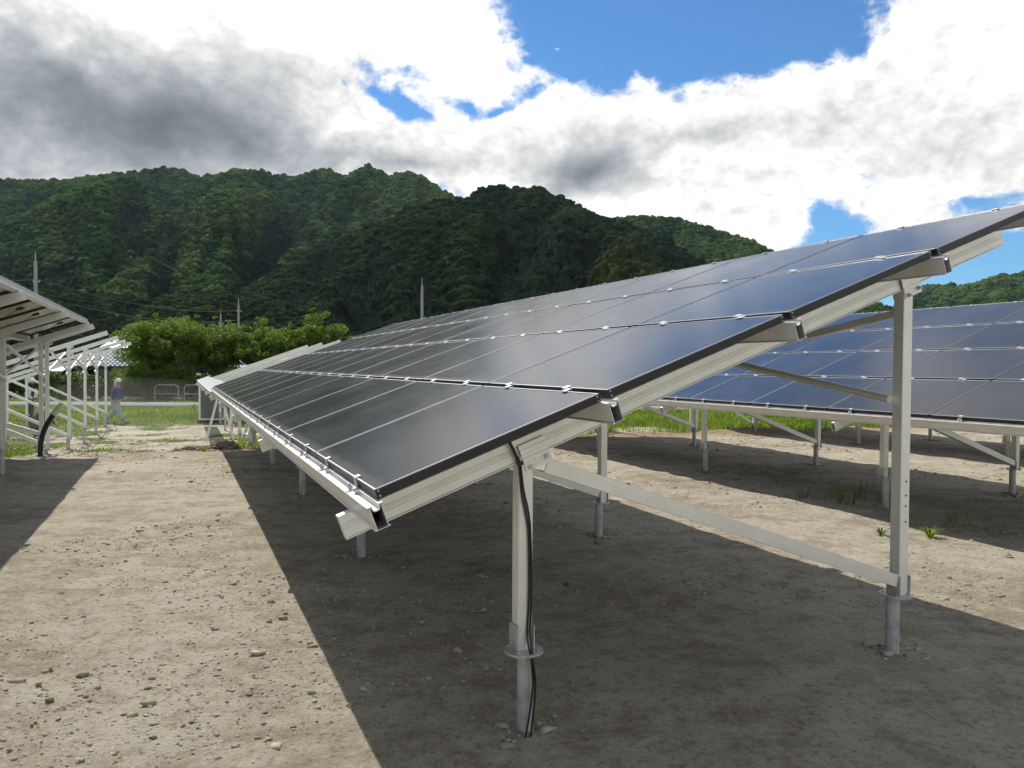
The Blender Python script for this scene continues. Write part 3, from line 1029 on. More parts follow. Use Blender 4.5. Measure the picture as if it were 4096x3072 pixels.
for (ridge, rf, rr_, seed, ns, sp, crown, label, cedar, shift) in hills:
    P, pa, pt, spv, cs = mountain('mountain', ridge, rf, rr_, seed, ns, sp, crown=crown * 0.64)
    n = len(P)
    patch = fbm(pa * 26 + seed, pt * 5 + seed, 4)
    patch2 = fbm(pa * 70 + seed, pt * 14 + seed, 3)
    # cedars in gullies, paler broadleaf on crests: valley shade and crest light by colour
    gully = 0.55 * patch + 0.75 * (1 - spv) - 0.25 * pt
    is_c = gully > np.quantile(gully, 1 - cedar - 0.08)
    is_c = np.logical_xor(is_c, rng.random(n) < 0.06) & (pt < 0.93)
    tone = np.clip(0.36 + shift + 1.2 * (patch2 - 0.5) + 0.75 * (spv - 0.5) + 0.55 * (pt - 0.55) + rng.normal(0, 0.18, n), 0, 1)  # light put into crest tones, shade into gullies and lower slopes
    size = cs * np.clip(1.22 * np.exp(rng.normal(0, 0.32, n)), 0.6, 2.4)
    bam = np.zeros(n, bool)
    if ridge is RIDGE_MID:
        ba, bt = math.atan((1345 - 1106) / 1645.8), 0.30
        q = ((pa - ba) / 0.045) ** 2 + ((pt - bt) / 0.20) ** 2 + 1.5 * (patch2 - 0.5)
        bam = q < 0.8
    br = ~is_c & ~bam
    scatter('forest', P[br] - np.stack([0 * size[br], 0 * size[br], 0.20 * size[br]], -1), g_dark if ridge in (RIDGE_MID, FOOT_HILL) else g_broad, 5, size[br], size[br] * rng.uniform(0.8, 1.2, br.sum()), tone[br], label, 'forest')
    cc = is_c & ~bam
    scatter('forest', P[cc] - [0, 0, 0.6], g_cone, 4, size[cc] * 1.15, cs * rng.uniform(0.65, 1.15, cc.sum()), tone[cc], 'dark cedars among the ' + label, 'forest')
    if bam.any():
        scatter('forest', P[bam], g_bam, 3, size[bam] * 0.8, size[bam] * 1.35, tone[bam] + 0.2, 'yellow-green bamboo grove on the right flank of the middle hill', 'bamboo grove')

# ------------------------------------------------------------------ solar tables
PW, PH, PT = 1.271, 0.977, 0.035          # module: along the row, up the slope, thickness
PU, PV = 1.288, 1.0182                    # pitch
RAIL_V = [-0.026, 0.9985, 2.0167, 3.0349, 4.056]
SLOPE_ROT = (0, -TILT, 0)


def sl_pt(u, v, n, zf):
    """slope coordinates -> local coordinates of a table"""
    return (v * CT - n * ST, u, zf + v * ST + n * CT)


def panel_meshes():
    fr, tr, gl, bk, jb = MB(), MB(), MB(), MB(), MB()
    w, t = 0.010, PT
    # four hollow-section members, each a chamfered bar
    fr.box(0, w, 0, PW, -t, -0.0012).box(PH - w, PH, 0, PW, -t, -0.0012)
    fr.box(w, PH - w, 0, w, -t, -0.0012).box(w, PH - w, PW - w, PW, -t, -0.0012)
    # return lip below
    fr.box(w, 0.03, w, PW - w, -t, -t + 0.002).box(PH - 0.03, PH - w, w, PW - w, -t, -t + 0.002)
    # silver strip along the black frame's top edge, standing in for glints
    e, e2 = 0.0065, 0.0055
    for s_ in (0, 1):
        # bevelled long sides of the frame: the silver bevel faces outwards, the flat lip stays black
        def Y(q):
            return PW - q if s_ else q
        tr.poly([(0, Y(-0.0003), -0.0030), (PH, Y(-0.0003), -0.0030), (PH, Y(0.0015), 0.0012), (0, Y(0.0015), 0.0012), (0, Y(0.0064), 0.0012), (PH, Y(0.0064), 0.0012), (PH, Y(0.0064), -0.0030), (0, Y(0.0064), -0.0030)],
                [(0, 1, 2, 3), (3, 2, 5, 4), (4, 5, 6, 7), (7, 6, 1, 0), (0, 3, 4, 7), (1, 6, 5, 2)])
    e2 = 0.0076
    for (x0, x1, y0, y1) in ((0, e, e2, PW - e2), (PH - e, PH, e2, PW - e2)):
        tr.bbox(x0 - 0.0004, x1 + 0.0004, y0 - 0.0004, y1 + 0.0004, -0.0035, 0.0012, 0.0008)
    gl.box(e, PH - e, e2, PW - e2, -0.006, -0.0008)
    bk.box(w, PH - w, w, PW - w, -0.011, -0.0062)
    jb.bbox(PH * 0.60, PH * 0.60 + 0.09, PW * 0.5 - 0.05, PW * 0.5 + 0.05, -0.032, -0.011, 0.004)
    jb.tube([(PH * 0.60, PW * 0.5 - 0.02, -0.02), (PH * 0.52, PW * 0.5 - 0.05, -0.05), (PH * 0.42, PW * 0.5 - 0.02, -0.075), (PH * 0.30, PW * 0.5 + 0.06, -0.05), (PH * 0.2, PW * 0.5 + 0.1, -0.03)], 0.004, 6)
    for mb, m in ((fr, 'black'), (tr, 'trim'), (gl, 'glass'), (bk, 'back'), (jb, 'cable')):
        pass
    out = {}
    for k, mb, m in (('frame', fr, 'black'), ('edge_trim', tr, 'trim'), ('glass', gl, 'glass'), ('backsheet', bk, 'back'), ('junction_box', jb, 'cable')):
        me = mb.mesh(k)
        me.materials.append(M[m])
        out[k] = me
    st = MB()
    st.box(PH * 0.70, PH * 0.78, PW * 0.60, PW * 0.72, -0.0125, -0.0111)
    out['sticker'] = st.mesh('sticker')
    out['sticker'].materials.append(M['sticker'])
    return out


PM = panel_meshes()


def clamp_meshes():
    # clamp between two tiers: bolt in the rail slot, one tongue on each module
    mid = MB()
    mid.bbox(-0.034, 0.002, -0.050, -0.012, 0.0012, 0.0052, 0.001)      # tongue on the lower module
    mid.bbox(0.000, 0.034, 0.006, 0.046, 0.0012, 0.0052, 0.001)         # tongue on the upper module
    mid.box(-0.004, 0.0, -0.050, -0.012, -0.045, 0.002).box(0.0, 0.004, 0.006, 0.046, -0.045, 0.002)
    mid.cyl((0, -0.004, -0.046), 0.0075, 0.030, 6)
    # clamp on a free edge: foot on the rail, bent arm, tongue over the lip
    end = MB()
    end.bbox(-0.052, -0.004, -0.020, 0.020, -0.040, -0.034, 0.001)
    end.poly([(-0.012, -0.018, -0.034), (-0.012, 0.018, -0.034), (-0.003, 0.020, 0.002), (-0.003, -0.020, 0.002),
              (-0.007, -0.018, -0.034), (-0.007, 0.018, -0.034), (0.001, 0.020, 0.002), (0.001, -0.020, 0.002)],
             [(0, 1, 2, 3), (4, 7, 6, 5), (0, 4, 5, 1), (3, 2, 6, 7), (0, 3, 7, 4), (1, 5, 6, 2)])
    end.bbox(-0.006, 0.020, -0.022, 0.022, 0.0012, 0.0055, 0.001)
    end.cyl((-0.032, 0, -0.034), 0.009, 0.014, 6)
    end.cyl((-0.032, 0, -0.020), 0.006, 0.010, 8)
    a, b = mid.mesh('clamp'), end.mesh('clamp')
    for m in (a, b):
        m.materials.append(M['alu_rail'])
    return a, b


CL_MID, CL_END = clamp_meshes()


def rail_mesh(length):
    """box rail with a trough along its top and two small feet"""
    hw, top, bot = 0.0225, 0.0, -0.090
    th = 0.0025
    o = [(-hw - 0.007, bot), (hw + 0.007, bot), (hw + 0.007, bot + 0.004), (hw, bot + 0.006), (hw, top - 0.004), (hw + 0.008, top - 0.003), (hw + 0.008, top),
         (0.013, top), (0.011, top - 0.015), (0.006, top - 0.020), (-0.006, top - 0.020), (-0.011, top - 0.015), (-0.013, top),
         (-hw - 0.008, top), (-hw - 0.008, top - 0.003), (-hw, top - 0.004), (-hw, bot + 0.006), (-hw - 0.007, bot + 0.004)]
    i = [(-hw + th, bot + th), (hw - th, bot + th), (hw - th, bot + 0.005), (hw - th, bot + 0.008), (hw - th, top - 0.012), (hw - th, top - 0.010), (hw - th, top - 0.006),
         (0.017, top - 0.005), (0.014, top - 0.018), (0.008, top - 0.0235), (-0.008, top - 0.0235), (-0.014, top - 0.018), (-0.017, top - 0.005),
         (-hw + th, top - 0.006), (-hw + th, top - 0.010), (-hw + th, top - 0.012), (-hw + th, bot + 0.008), (-hw + th, bot + 0.005)]
    return MB().hollow(o, i, 0, length).mesh('rail')


def girder_mesh(length):
    """sloping beam: x along its length; section in y (row direction) and z, grooved faces, open ends"""
    hw, th = 0.026, 0.003
    def side(s):
        return [(s * (hw + 0.006), -0.100), (s * (hw + 0.006), -0.096), (s * hw, -0.093), (s * hw, -0.058), (s * (hw - 0.0022), -0.0565), (s * hw, -0.055), (s * hw, -0.046), (s * (hw - 0.0022), -0.0445), (s * hw, -0.043),
                (s * hw, -0.036), (s * (hw - 0.0022), -0.0345), (s * hw, -0.033), (s * hw, -0.003), (s * (hw - 0.003), 0.0)]
    r = side(1)
    l = side(-1)[::-1]
    o = r + l
    i = [(math.copysign(min(abs(p[0]), hw) - th - 0.002, p[0]), min(max(p[1], -0.100 + th), -th)) for p in o]
    return MB().hollow(o, i, 0, length, 'x').mesh('girder')


GIRDER = girder_mesh(4.23)
GIRDER.materials.append(M['alu'])


def sq_tube(w, z0, z1, b=0.004):
    h = w / 2
    o = [(-h + b, -h), (h - b, -h), (h, -h + b), (h, h - b), (h - b, h), (-h + b, h), (-h, h - b), (-h, -h + b)]
    k = h - 0.004
    i = [(math.copysign(min(abs(p[0]), k), p[0]), math.copysign(min(abs(p[1]), k), p[1])) for p in o]
    return MB().hollow(o, i, z0, z1, 'z')


PILES = []
FR_H, RR_H = 0.765, 3.13       # plan positions of the two posts of a frame
POST_W = 0.070
G_TOP = -0.132                 # top of the girders below module plane


def brk_mesh():
    """U-shaped saddle hugging the girder, with a corrugated cheek on either side and two bolts"""
    mb = MB()
    for s in (-1, 1):
        y = s * 0.0355
        L = 0.068
        for k in range(6):
            z0, z1 = -0.150 + k * 0.020, -0.150 + (k + 1) * 0.020 - 0.0015
            pr = 0.0022 if k in (2, 4) else 0.0
            mb.box(-L, L, min(y, y + s * (0.005 + pr)), max(y, y + s * (0.005 + pr)), z0, z1)
            mb.box(-L + 0.001, L - 0.001, min(y, y + s * 0.0035), max(y, y + s * 0.0035), z1 - 0.001, z1 + 0.0025)
    mb.box(-0.066, 0.066, -0.036, 0.036, -0.112, -0.1065)
    return mb.mesh('bracket')


BRK = brk_mesh()
BRK.materials.append(M['alu'])
bm_ = MB()
bm_.cyl((0, -0.0475, 0), 0.012, 0.006, 14, 'y')
bm_.cyl((0, -0.056, 0), 0.0095, 0.009, 6, 'y')
bm_.cyl((0, -0.064, 0), 0.005, 0.009, 8, 'y')
bm_.cyl((0, 0.0415, 0), 0.012, 0.006, 14, 'y')
bm_.cyl((0, 0.047, 0), 0.0095, 0.009, 6, 'y')
BOLT = bm_.mesh('bolt')
BOLT.materials.append(M['bolt'])

fl_ = MB()
pts8 = [(math.cos(2 * math.pi * k / 20) * 0.088, math.sin(2 * math.pi * k / 20) * 0.088) for k in range(20)]
fl_.prism(pts8, -0.005, 0.005, 'z')
for k in range(4):
    an = math.pi / 4 + k * math.pi / 2
    fl_.cyl((math.cos(an) * 0.068, math.sin(an) * 0.068, -0.016), 0.008, 0.030, 6)
FLANGE = fl_.mesh('flange')
FLANGE.materials.append(M['galv'])
sl_ = MB()
sl_.box(-0.043, -0.0365, -0.045, 0.045, 0.005, 0.115).box(0.0365, 0.043, -0.045, 0.045, 0.005, 0.115)
sl_.box(-0.0365, 0.0365, 0.0375, 0.045, 0.005, 0.115)
for z in (0.035, 0.085):
    sl_.cyl((-0.054, 0.0, z), 0.008, 0.108, 6, 'x')
SLEEVE = sl_.mesh('sleeve')
SLEEVE.materials.append(M['galv'])


def solar_table(label, h0, zf, frames, cols, rails, group, foot_abs=None, foot_z=0.35, clamps=True, underside=False, screws=False, near=False, cat='solar table', name='solar_table', xbrace=True, tiers=4):
    bx, by = xy(0, h0)
    root = empty(name, (bx, by, 0.0), -A)
    tag(root, label, cat, group)
    L = lambda u, v, n: sl_pt(u, v, n, zf)
    # rails
    if rails:
        me = rail_mesh(rails[1] - rails[0])
        me.materials.append(M['alu_rail'])
        for v in RAIL_V[:rails[2] if len(rails) > 2 else 5]:
            link('rail', me, None, root, L(rails[0], v, -0.0385), SLOPE_ROT)
    # modules
    for c in range(cols[0], cols[1]):
        for t in range(tiers):
            loc = L(c * PU, t * PV, random.uniform(-0.0008, 0.0008))
            rot = (random.uniform(-0.0012, 0.0012), -TILT + random.uniform(-0.0012, 0.0012), 0)
            p = link('solar_panel', PM['frame'], None, root, loc, rot)
            link('glass', PM['glass'], None, p)
            link('edge_trim', PM['edge_trim'], None, p)
            link('backsheet', PM['backsheet'], None, p)
            if underside and t >= 2 and c >= 5:
                link('junction_box', PM['junction_box'], None, p)
                link('sticker', PM['sticker'], None, p)
            if screws and c == 0:
                for (x, z) in ((0.012, -0.009), (0.012, -0.028), (PH - 0.012, -0.009), (PH - 0.012, -0.028)):
                    s = MB().cyl((x, -0.0022, z), 0.0032, 0.003, 8, 'y').build('screw', 'bolt', p)
        if clamps:
            for f in (0.25, 0.75):
                u = c * PU + PW * f + random.uniform(-0.01, 0.01)
                link('clamp', CL_END, None, root, L(u, 0, 0), SLOPE_ROT)
                for t in range(1, tiers):
                    link('clamp', CL_MID, None, root, L(u, t * PV - (PV - PH) / 2, 0), SLOPE_ROT)
                q = link('clamp', CL_END, None, root, L(u, (tiers - 1) * PV + PH, 0), (0, TILT, math.pi))
    # frames
    for k, u in enumerate(frames):
        link('girder', GIRDER, None, root, L(u, -0.11, G_TOP), SLOPE_ROT)
        for side, hx in (('front', FR_H), ('rear', RR_H)):
            # plan position to height of girder underside
            v = hx / CT
            z_top = zf + hx * math.tan(TILT) + (G_TOP - 0.100) / CT
            wx, wy = xy(u, h0 + hx)
            g = gz(wx, wy)
            fz = max(g + 0.13, foot_abs) if foot_abs is not None else g + foot_z + random.uniform(-0.02, 0.02)
            sq_tube(POST_W, fz + 0.006, z_top + 0.012).build('post', 'alu', root, (hx, u, 0))
            # saddle bracket on the girder above the post
            vb = (hx + (G_TOP - 0.05) * ST) / CT + (0.030 if side == 'front' else 0.0)
            bl = L(u, vb, G_TOP)
            b = link('bracket', BRK, None, root, bl, SLOPE_ROT)
            for dx, dz in ((-0.040, -0.138), (0.046, -0.122)):
                link('bolt', BOLT, None, b, (dx, 0, dz))
            PILES.append((wx, wy))
            ox, oy = (0.004, -0.030) if side == 'front' else (-0.028, 0.012)
            link('flange', FLANGE, None, root, (hx + ox * 0.5, u + oy * 0.5, fz))
            link('sleeve', SLEEVE, None, root, (hx, u, fz))
            MB().tube([(0, 0, g - 0.35), (0, 0, fz - 0.004)], 0.038, 14).build('pile', 'galv', root, (hx + ox, u + oy, 0))
        # diagonal from the head of the front post to the foot of the rear one
        wx, wy = xy(u, h0 + RR_H)
        zr = (max(gz(wx, wy) + 0.13, foot_abs) if foot_abs is not None else gz(wx, wy) + foot_z) + 0.075
        zfp = zf + FR_H * math.tan(TILT) + (G_TOP - 0.100) / CT - 0.035
        mb = MB()
        a, b_ = Vector((FR_H + 0.10, 0, zfp + 0.006)), Vector((RR_H - 0.045, 0, zr))
        t = (b_ - a).normalized()
        upv = Vector((0, 1, 0)).cross(t)
        if upv.z < 0:
            upv = -upv
        mt = Matrix((t, Vector((0, 1, 0)), upv)).transposed().to_4x4()
        mt.translation = a
        Lb = (b_ - a).length
        mb.bbox(0, Lb, -0.034, -0.029, -0.034, 0.034, 0.001, mt)         # web of a channel, with a shallow rib
        mb.box(0.002, Lb - 0.002, -0.0352, -0.0342, -0.006, 0.006, mt)
        mb.bbox(0, Lb, -0.029, 0.030, -0.034, -0.029, 0.001, mt).bbox(0, Lb, -0.029, 0.030, 0.029, 0.034, 0.001, mt)
        mb.build('brace', 'alu', root, (0, u, 0))
        # crossed tubes between neighbouring rear posts
        if xbrace and k + 1 < len(frames):
            u2 = frames[k + 1]
            zt = zf + RR_H * math.tan(TILT) + (G_TOP - 0.100) / CT
            y0, y1 = u + 0.03, u2 - 0.03
            xo = RR_H - 0.056
            m1 = MB().tube([(xo, y0, zt - 0.63), (xo, y1, zt - 0.13)], 0.024, 12)
            m1.build('cross_brace', 'alu', root)
            m2 = MB().beam((xo - 0.010 + 0.11, y0, zt - 0.13), (xo - 0.010 + 0.11, y1, zt - 0.63), 0.030, 0.042)
            m2.build('cross_brace', 'alu', root)
    return root


FA = [0.40 + 3.33 * k for k in range(5)]
FB = [14.42, 17.65, 20.95, 24.20, 27.40]
ROWS = 'rows of solar tables on the site'
main = solar_table('large solar table of black panels in the foreground, its near end facing the viewer', 0.0, 1.1786, FA, (0, 11), (-0.055, 14.19), ROWS, screws=True, near=True)
solar_table('second solar table of blue-black panels behind the foreground table, at the right', 6.165, 1.174, FA, (0, 11), (-0.055, 14.19), ROWS)
solar_table('solar table at the left edge seen from behind with its panel undersides showing', -6.10, 1.124, FA, (0, 11), (-0.055, 14.19), ROWS, underside=True)
solar_table('farthest solar table, only its legs showing beneath the second table', 12.50, 1.16, [u - 0.6 for u in FA] + [FA[-1] + 2.73 - 0.6], (0, 12), (-0.4, 16.0), ROWS, clamps=False)
BARE = 'bare table frames still without panels'
solar_table('unfinished row of bare aluminium girders with crossed braces at the left', -6.10, 1.124, FB, (0, 0), None, BARE, foot_abs=-0.11, cat='table frame', name='table_frame')
solar_table('unfinished row of bare girders continuing beyond the foreground panels', 0.0, 1.13, FB, (0, 0), None, BARE, foot_abs=-0.11, cat='table frame', name='table_frame')

# rails lying loose side by side at the low end of the bare girders
lr = rail_mesh(13.2)
lr.materials.append(M['alu_rail'])
for k in range(6):
    lx, ly = xy(0, 0)
    loc = Matrix.Rotation(-A, 4, 'Z') @ Vector(sl_pt(14.25 + 0.05 * (k % 3), -0.03 + 0.072 * k, G_TOP + 0.092, 1.13))
    o = link('aluminium_rail', lr, None, None, (loc.x + lx, loc.y + ly, loc.z), (0, 0, 0))
    o.rotation_euler = (Matrix.Rotation(-A, 4, 'Z') @ Matrix.Rotation(-TILT, 4, 'Y')).to_euler()
    tag(o, '%s loose aluminium rails lying side by side on the bare girders' % ('lowest of the six', 'second lowest of the six', 'third lowest of the six', 'third highest of the six', 'second highest of the six', 'uppermost of the six')[k], 'rail', 'loose rails on the bare girders')

# holes drilled down the near rear post of the main table
zt_ = 1.1786 + RR_H * math.tan(TILT) + (G_TOP - 0.1) / CT
for z in (0.985, 0.905, 0.845, 0.755):
    MB().cyl((RR_H + 0.004, 0.40 - POST_W / 2 - 0.0012, z), 0.006, 0.002, 10, 'y').build('bolt_hole', 'hole', main)


def local(root, p):
    return Matrix.Translation(root.location) @ Matrix.Rotation(-A, 4, 'Z') @ Vector(p)


# a pair of black leads hanging from the panel edge, tied to the front post
def bez(p0, p1, p2, p3, n=18):
    p0, p1, p2, p3 = map(Vector, (p0, p1, p2, p3))
    return [p0 * (1 - t) ** 3 + p1 * 3 * t * (1 - t) ** 2 + p2 * 3 * t * t * (1 - t) + p3 * t ** 3 for t in [k / n for k in range(n + 1)]]


cb = empty('cable_pair', tuple(local(main, (FR_H, 0.40, 0.0))), -A)
tag(cb, 'two black cables hanging from the panel edge and tied to the near front post', 'cable')
ya = -POST_W / 2 - 0.0085
def spline(pts, n=6):
    pts = [Vector(p) for p in pts]
    out = []
    for i in range(len(pts) - 1):
        p0, p1, p2, p3 = pts[max(i - 1, 0)], pts[i], pts[i + 1], pts[min(i + 2, len(pts) - 1)]
        for k in range(n):
            t = k / n
            out.append(0.5 * ((2 * p1) + (p2 - p0) * t + (2 * p0 - 5 * p1 + 4 * p2 - p3) * t * t + (3 * p1 - p0 - 3 * p2 + p3) * t ** 3))
    return out + [pts[-1]]


for k in range(2):
    o_ = 0.009 * k
    path = spline([(-0.118 + o_ * 0.4, 0.02, 1.372), (-0.100 + o_ * 0.6, -0.036, 1.325), (-0.088 + o_ * 0.7, ya - 0.004, 1.290), (-0.063 + o_ * 0.8, ya - 0.004, 1.240), (-0.041 + o_, ya, 1.190),
                   (-0.028 + o_ * 1.2, ya, 1.085), (-0.006 + o_ * 1.5, ya, 0.982), (0.010 + o_, ya, 0.878), (0.014 + o_ * 1.3, ya, 0.62), (0.006 + o_ * 1.6, ya, 0.44), (0.0 + o_, ya - 0.055, 0.34), (0.01 + o_ * 1.5, ya - 0.05, 0.2), (-0.04 + o_ * 3, ya - 0.07, -0.03)])
    MB().tube(path, 0.0045, 8).build('cable', 'cable', cb)
zt_f = 1.236
MB().bbox(-0.049, -0.020, ya - 0.008, ya + 0.006, zt_f - 0.045, zt_f - 0.030, 0.002).build('cable_tie', 'cable', cb)
# ------------------------------------------------------------------ vegetation
def leaf_cloud(centres, radii, n, size, flat=0.8, seed=0, light=None):
    """n leaf quads spread near the surface of overlapping clumps; returns verts, quads, tone"""
    r = np.random.default_rng(seed)
    k = r.choice(len(centres), n, p=radii ** 1.7 / (radii ** 1.7).sum())
    d = r.normal(size=(n, 3))
    d /= np.linalg.norm(d, axis=1)[:, None]
    rad = radii[k] * np.cbrt(r.uniform(0.12, 1.0, n))
    c = centres[k] + d * rad[:, None] * np.array([1, 1, flat])
    nrm = d * 0.5 + r.normal(size=(n, 3)) * 0.6 + np.array([0, 0, 0.5])
    nrm /= np.linalg.norm(nrm, axis=1)[:, None]
    t = np.cross(nrm, r.normal(size=(n, 3)))
    t /= np.linalg.norm(t, axis=1)[:, None]
    b = np.cross(nrm, t)
    s = size * r.uniform(0.6, 1.35, n)[:, None]
    V = np.stack([c - t * s, c + b * s * 0.45, c + t * s, c - b * s * 0.45], 1).reshape(-1, 3)
    Fq = np.arange(4 * n).reshape(n, 4)
    tone = np.clip(r.normal(0.5, 0.25, n) + 0.25 * (r.random(len(centres))[k] - 0.5), 0, 1)
    return V, Fq, tone


def tree(label, x, y, height, spread, seed, leaves=7000, lean=0.0, group='cherry trees along the road'):
    r = np.random.default_rng(seed)
    g = gz(x, y)
    root = empty('broadleaf_tree', (x, y, g))
    tag(root, label, 'tree', group)
    mb = MB()
    th = height * 0.24
    tips = []
    tr = height * 0.028
    mb.tube([(0, 0, -0.2), (lean * 0.1, 0, th * 0.5), (lean * 0.25, 0.02, th)], [tr * 1.5, tr * 1.1, tr], 9)
    nl = 7
    for k in range(nl):
        a = 2 * math.pi * k / nl + r.uniform(-0.3, 0.3)
        L = spread * r.uniform(0.55, 0.95)
        up = height * r.uniform(0.30, 0.62)
        p0 = Vector((lean * 0.25, 0.02, th * r.uniform(0.8, 1.0)))
        p3 = Vector((math.cos(a) * L + lean * 0.3, math.sin(a) * L, th + up))
        path = bez(p0, p0 + Vector((math.cos(a) * L * 0.2, math.sin(a) * L * 0.2, up * 0.5)), p3 - Vector((math.cos(a) * L * 0.4, math.sin(a) * L * 0.4, up * 0.25)), p3, 7)
        mb.tube(path, [tr * 0.62 * (1 - i / 8.5) for i in range(8)], 6)
        tips += [tuple(path[i]) for i in (4, 5, 6, 7)]
        for j in range(3):
            q = path[3 + j]
            e = q + Vector((r.uniform(-1, 1), r.uniform(-1, 1), r.uniform(0.0, 0.9))) * spread * 0.32
            mb.tube([q, (q + e) / 2 + Vector((0, 0, 0.05)), e], [tr * 0.25, tr * 0.16, tr * 0.07], 5)
            tips.append(tuple(e))
    p0 = Vector((lean * 0.25, 0.02, th))
    mb.tube([p0, p0 + Vector((0.1, 0, height * 0.35)), p0 + Vector((0.0, 0.1, height * 0.62))], [tr * 0.7, tr * 0.4, tr * 0.12], 6)
    tips += [(lean * 0.25, 0, th + height * 0.5), (lean * 0.3, 0.1, height * 0.88)]
    mb.build('trunk', 'bark', root)
    C = np.array(tips)
    C = C + r.normal(size=C.shape) * spread * 0.10
    # outer sprays that break up the outline
    ext = C[r.choice(len(C), 46)] + r.normal(size=(46, 3)) * np.array([0.30, 0.30, 0.17]) * spread
    ext[:, 2] = np.clip(ext[:, 2], height * 0.20, height * 1.02)
    spr = C[r.choice(len(C), 60)] + np.stack([r.normal(0, 0.16, 60) * spread, r.normal(0, 0.16, 60) * spread, r.uniform(0.10, 0.34, 60) * spread], -1)
    an_ = r.uniform(0, 6.28, 26)
    ra_s = spread * r.uniform(0.25, 0.85, 26)
    skirt = np.stack([np.cos(an_) * ra_s, np.sin(an_) * ra_s, r.uniform(0.10, 0.36, 26) * height], -1)
    CC = np.concatenate([C, ext, spr, skirt])
    rad = np.concatenate([r.uniform(0.16, 0.34, len(C)) * spread, r.uniform(0.06, 0.16, len(ext)) * spread, r.uniform(0.035, 0.085, len(spr)) * spread, r.uniform(0.10, 0.20, len(skirt)) * spread])
    V, Fq, tone = leaf_cloud(CC, rad, int(leaves * 2.7), 0.078, 0.7, seed)
    link('crown', np_mesh('crown', V, Fq, {'tone': ('FACE', tone)}), 'leaf', root)
    return root


tree('broad leafy tree beside the tiled house, largest of the row', -22.6, 49.0, 5.7, 3.2, 11, 13000, 0.3)
tree('leafy tree at the middle of the row behind the walking worker', -19.7, 51.0, 5.3, 2.7, 12, 10000)
tree('bright leafy tree right of the row middle, behind the loose rails', -17.0, 52.0, 5.5, 2.5, 13, 10000, -0.3)
tree('bright leafy tree at the right end of the row, above the bare girders', -13.9, 53.5, 6.2, 2.3, 14, 10000)
tree('low leafy tree whose tip shows over the foreground panels', -9.4, 58.0, 5.3, 1.5, 15, 3500)
tree('thin small tree standing between the house and the large tree', -25.5, 54.0, 4.4, 2.1, 16, 4500)


def bush(label, x, y, w, d, h, seed, n=2600, name='shrub', cat='shrub', leaf='hedge', size=0.10):
    r = np.random.default_rng(seed)
    root = empty(name, (x, y, gz(x, y)))
    tag(root, label, cat)
    m = max(8, int(w * 5))
    C = np.stack([r.uniform(-w / 2, w / 2, m), r.uniform(-d / 2, d / 2, m), r.uniform(0.15, 0.8, m) * h], -1)
    V, Fq, tone = leaf_cloud(C, r.uniform(0.22, 0.38, m) * min(h, 1.6), n, size, 0.9, seed)
    V[:, 2] = np.maximum(V[:, 2], 0.02)
    link('foliage', np_mesh('foliage', V, Fq, {'tone': ('FACE', tone)}), leaf, root)
    st = MB()
    for k in range(5):
        q = C[k % m]
        st.tube([(q[0] * 0.4, q[1] * 0.4, -0.1), tuple(q * np.array([0.8, 0.8, 0.7])), tuple(q)], [0.03, 0.02, 0.008], 5)
    st.build('stem', 'bark', root)
    return root


bush('clipped hedge in front of the tiled house', -28.3, 47.2, 6.2, 1.0, 1.9, 21, 5200, 'hedge', 'hedge')
bush('tall clipped shrub at the left end of the hedge', -31.6, 47.4, 1.9, 1.3, 2.7, 22, 2800)
bush('bright low shrub by the road in front of the hedge', -27.4, 38.6, 1.7, 1.2, 1.35, 23, 2200, leaf='leaf')
bush('dense green bush behind the crouching workers', -29.4, 37.6, 1.9, 1.2, 1.15, 24, 2200, leaf='leaf')
bush('dark clipped evergreen left of the hedge', -35.4, 49.0, 2.4, 1.6, 3.2, 25, 3000)
bush('dark thicket under the row of trees', -16.6, 48.6, 9.0, 1.6, 2.2, 26, 8000)
bush('leafy bush under the largest tree', -21.2, 47.4, 5.0, 1.4, 1.9, 27, 5000, leaf='leaf')
bush('tall dark evergreen behind the maroon shed', -40.5, 56.0, 4.5, 3.0, 5.0, 28, 5000)


# grass
def blades(name, label, PX, PY, hgt, per, seed, spread=0.06, wid=0.006, cat='grass'):
    r = np.random.default_rng(seed)
    n = len(PX) * per
    x = np.repeat(PX, per) + r.normal(0, spread, n)
    y = np.repeat(PY, per) + r.normal(0, spread, n)
    h = np.repeat(hgt, per) * r.uniform(0.5, 1.25, n)
    z = ground_z(x, y) - 0.01
    a = r.uniform(0, 2 * np.pi, n)
    ln = r.uniform(0.1, 0.75, n) * h
    cx, cy = np.cos(a), np.sin(a)
    b = r.uniform(0, 2 * np.pi, n)
    dist = np.hypot(x, y)
    w_ = wid * (0.5 + dist / 14.0) * r.uniform(0.7, 1.4, n)
    ex, ey = np.cos(b) * w_, np.sin(b) * w_
    base = np.stack([x, y, z], -1)
    p1 = base + np.stack([ex, ey, 0 * z], -1)
    p2 = base - np.stack([ex, ey, 0 * z], -1)
    m1 = base + np.stack([cx * ln * 0.35 + ex * 0.8, cy * ln * 0.35 + ey * 0.8, h * 0.6], -1)
    m2 = base + np.stack([cx * ln * 0.35 - ex * 0.8, cy * ln * 0.35 - ey * 0.8, h * 0.6], -1)
    tp = base + np.stack([cx * ln, cy * ln, h * 0.98], -1)
    V = np.stack([p1, p2, m2, m1, tp], 1).reshape(-1, 3)
    k = np.arange(n)[:, None] * 5
    T = np.concatenate([k + [0, 1, 2], k + [0, 2, 3], k + [3, 2, 4]], 0)
    tn = np.clip(r.normal(0.5, 0.22, n) + np.repeat(fbm(PX * 0.7, PY * 0.7, 3) - 0.5, per) * 1.1, 0, 1)
    o = link(name, np_mesh(name, V, T, {'tone': ('FACE', np.concatenate([tn, tn, tn]))}), 'grass')
    tag(o, label, cat, kind='stuff')


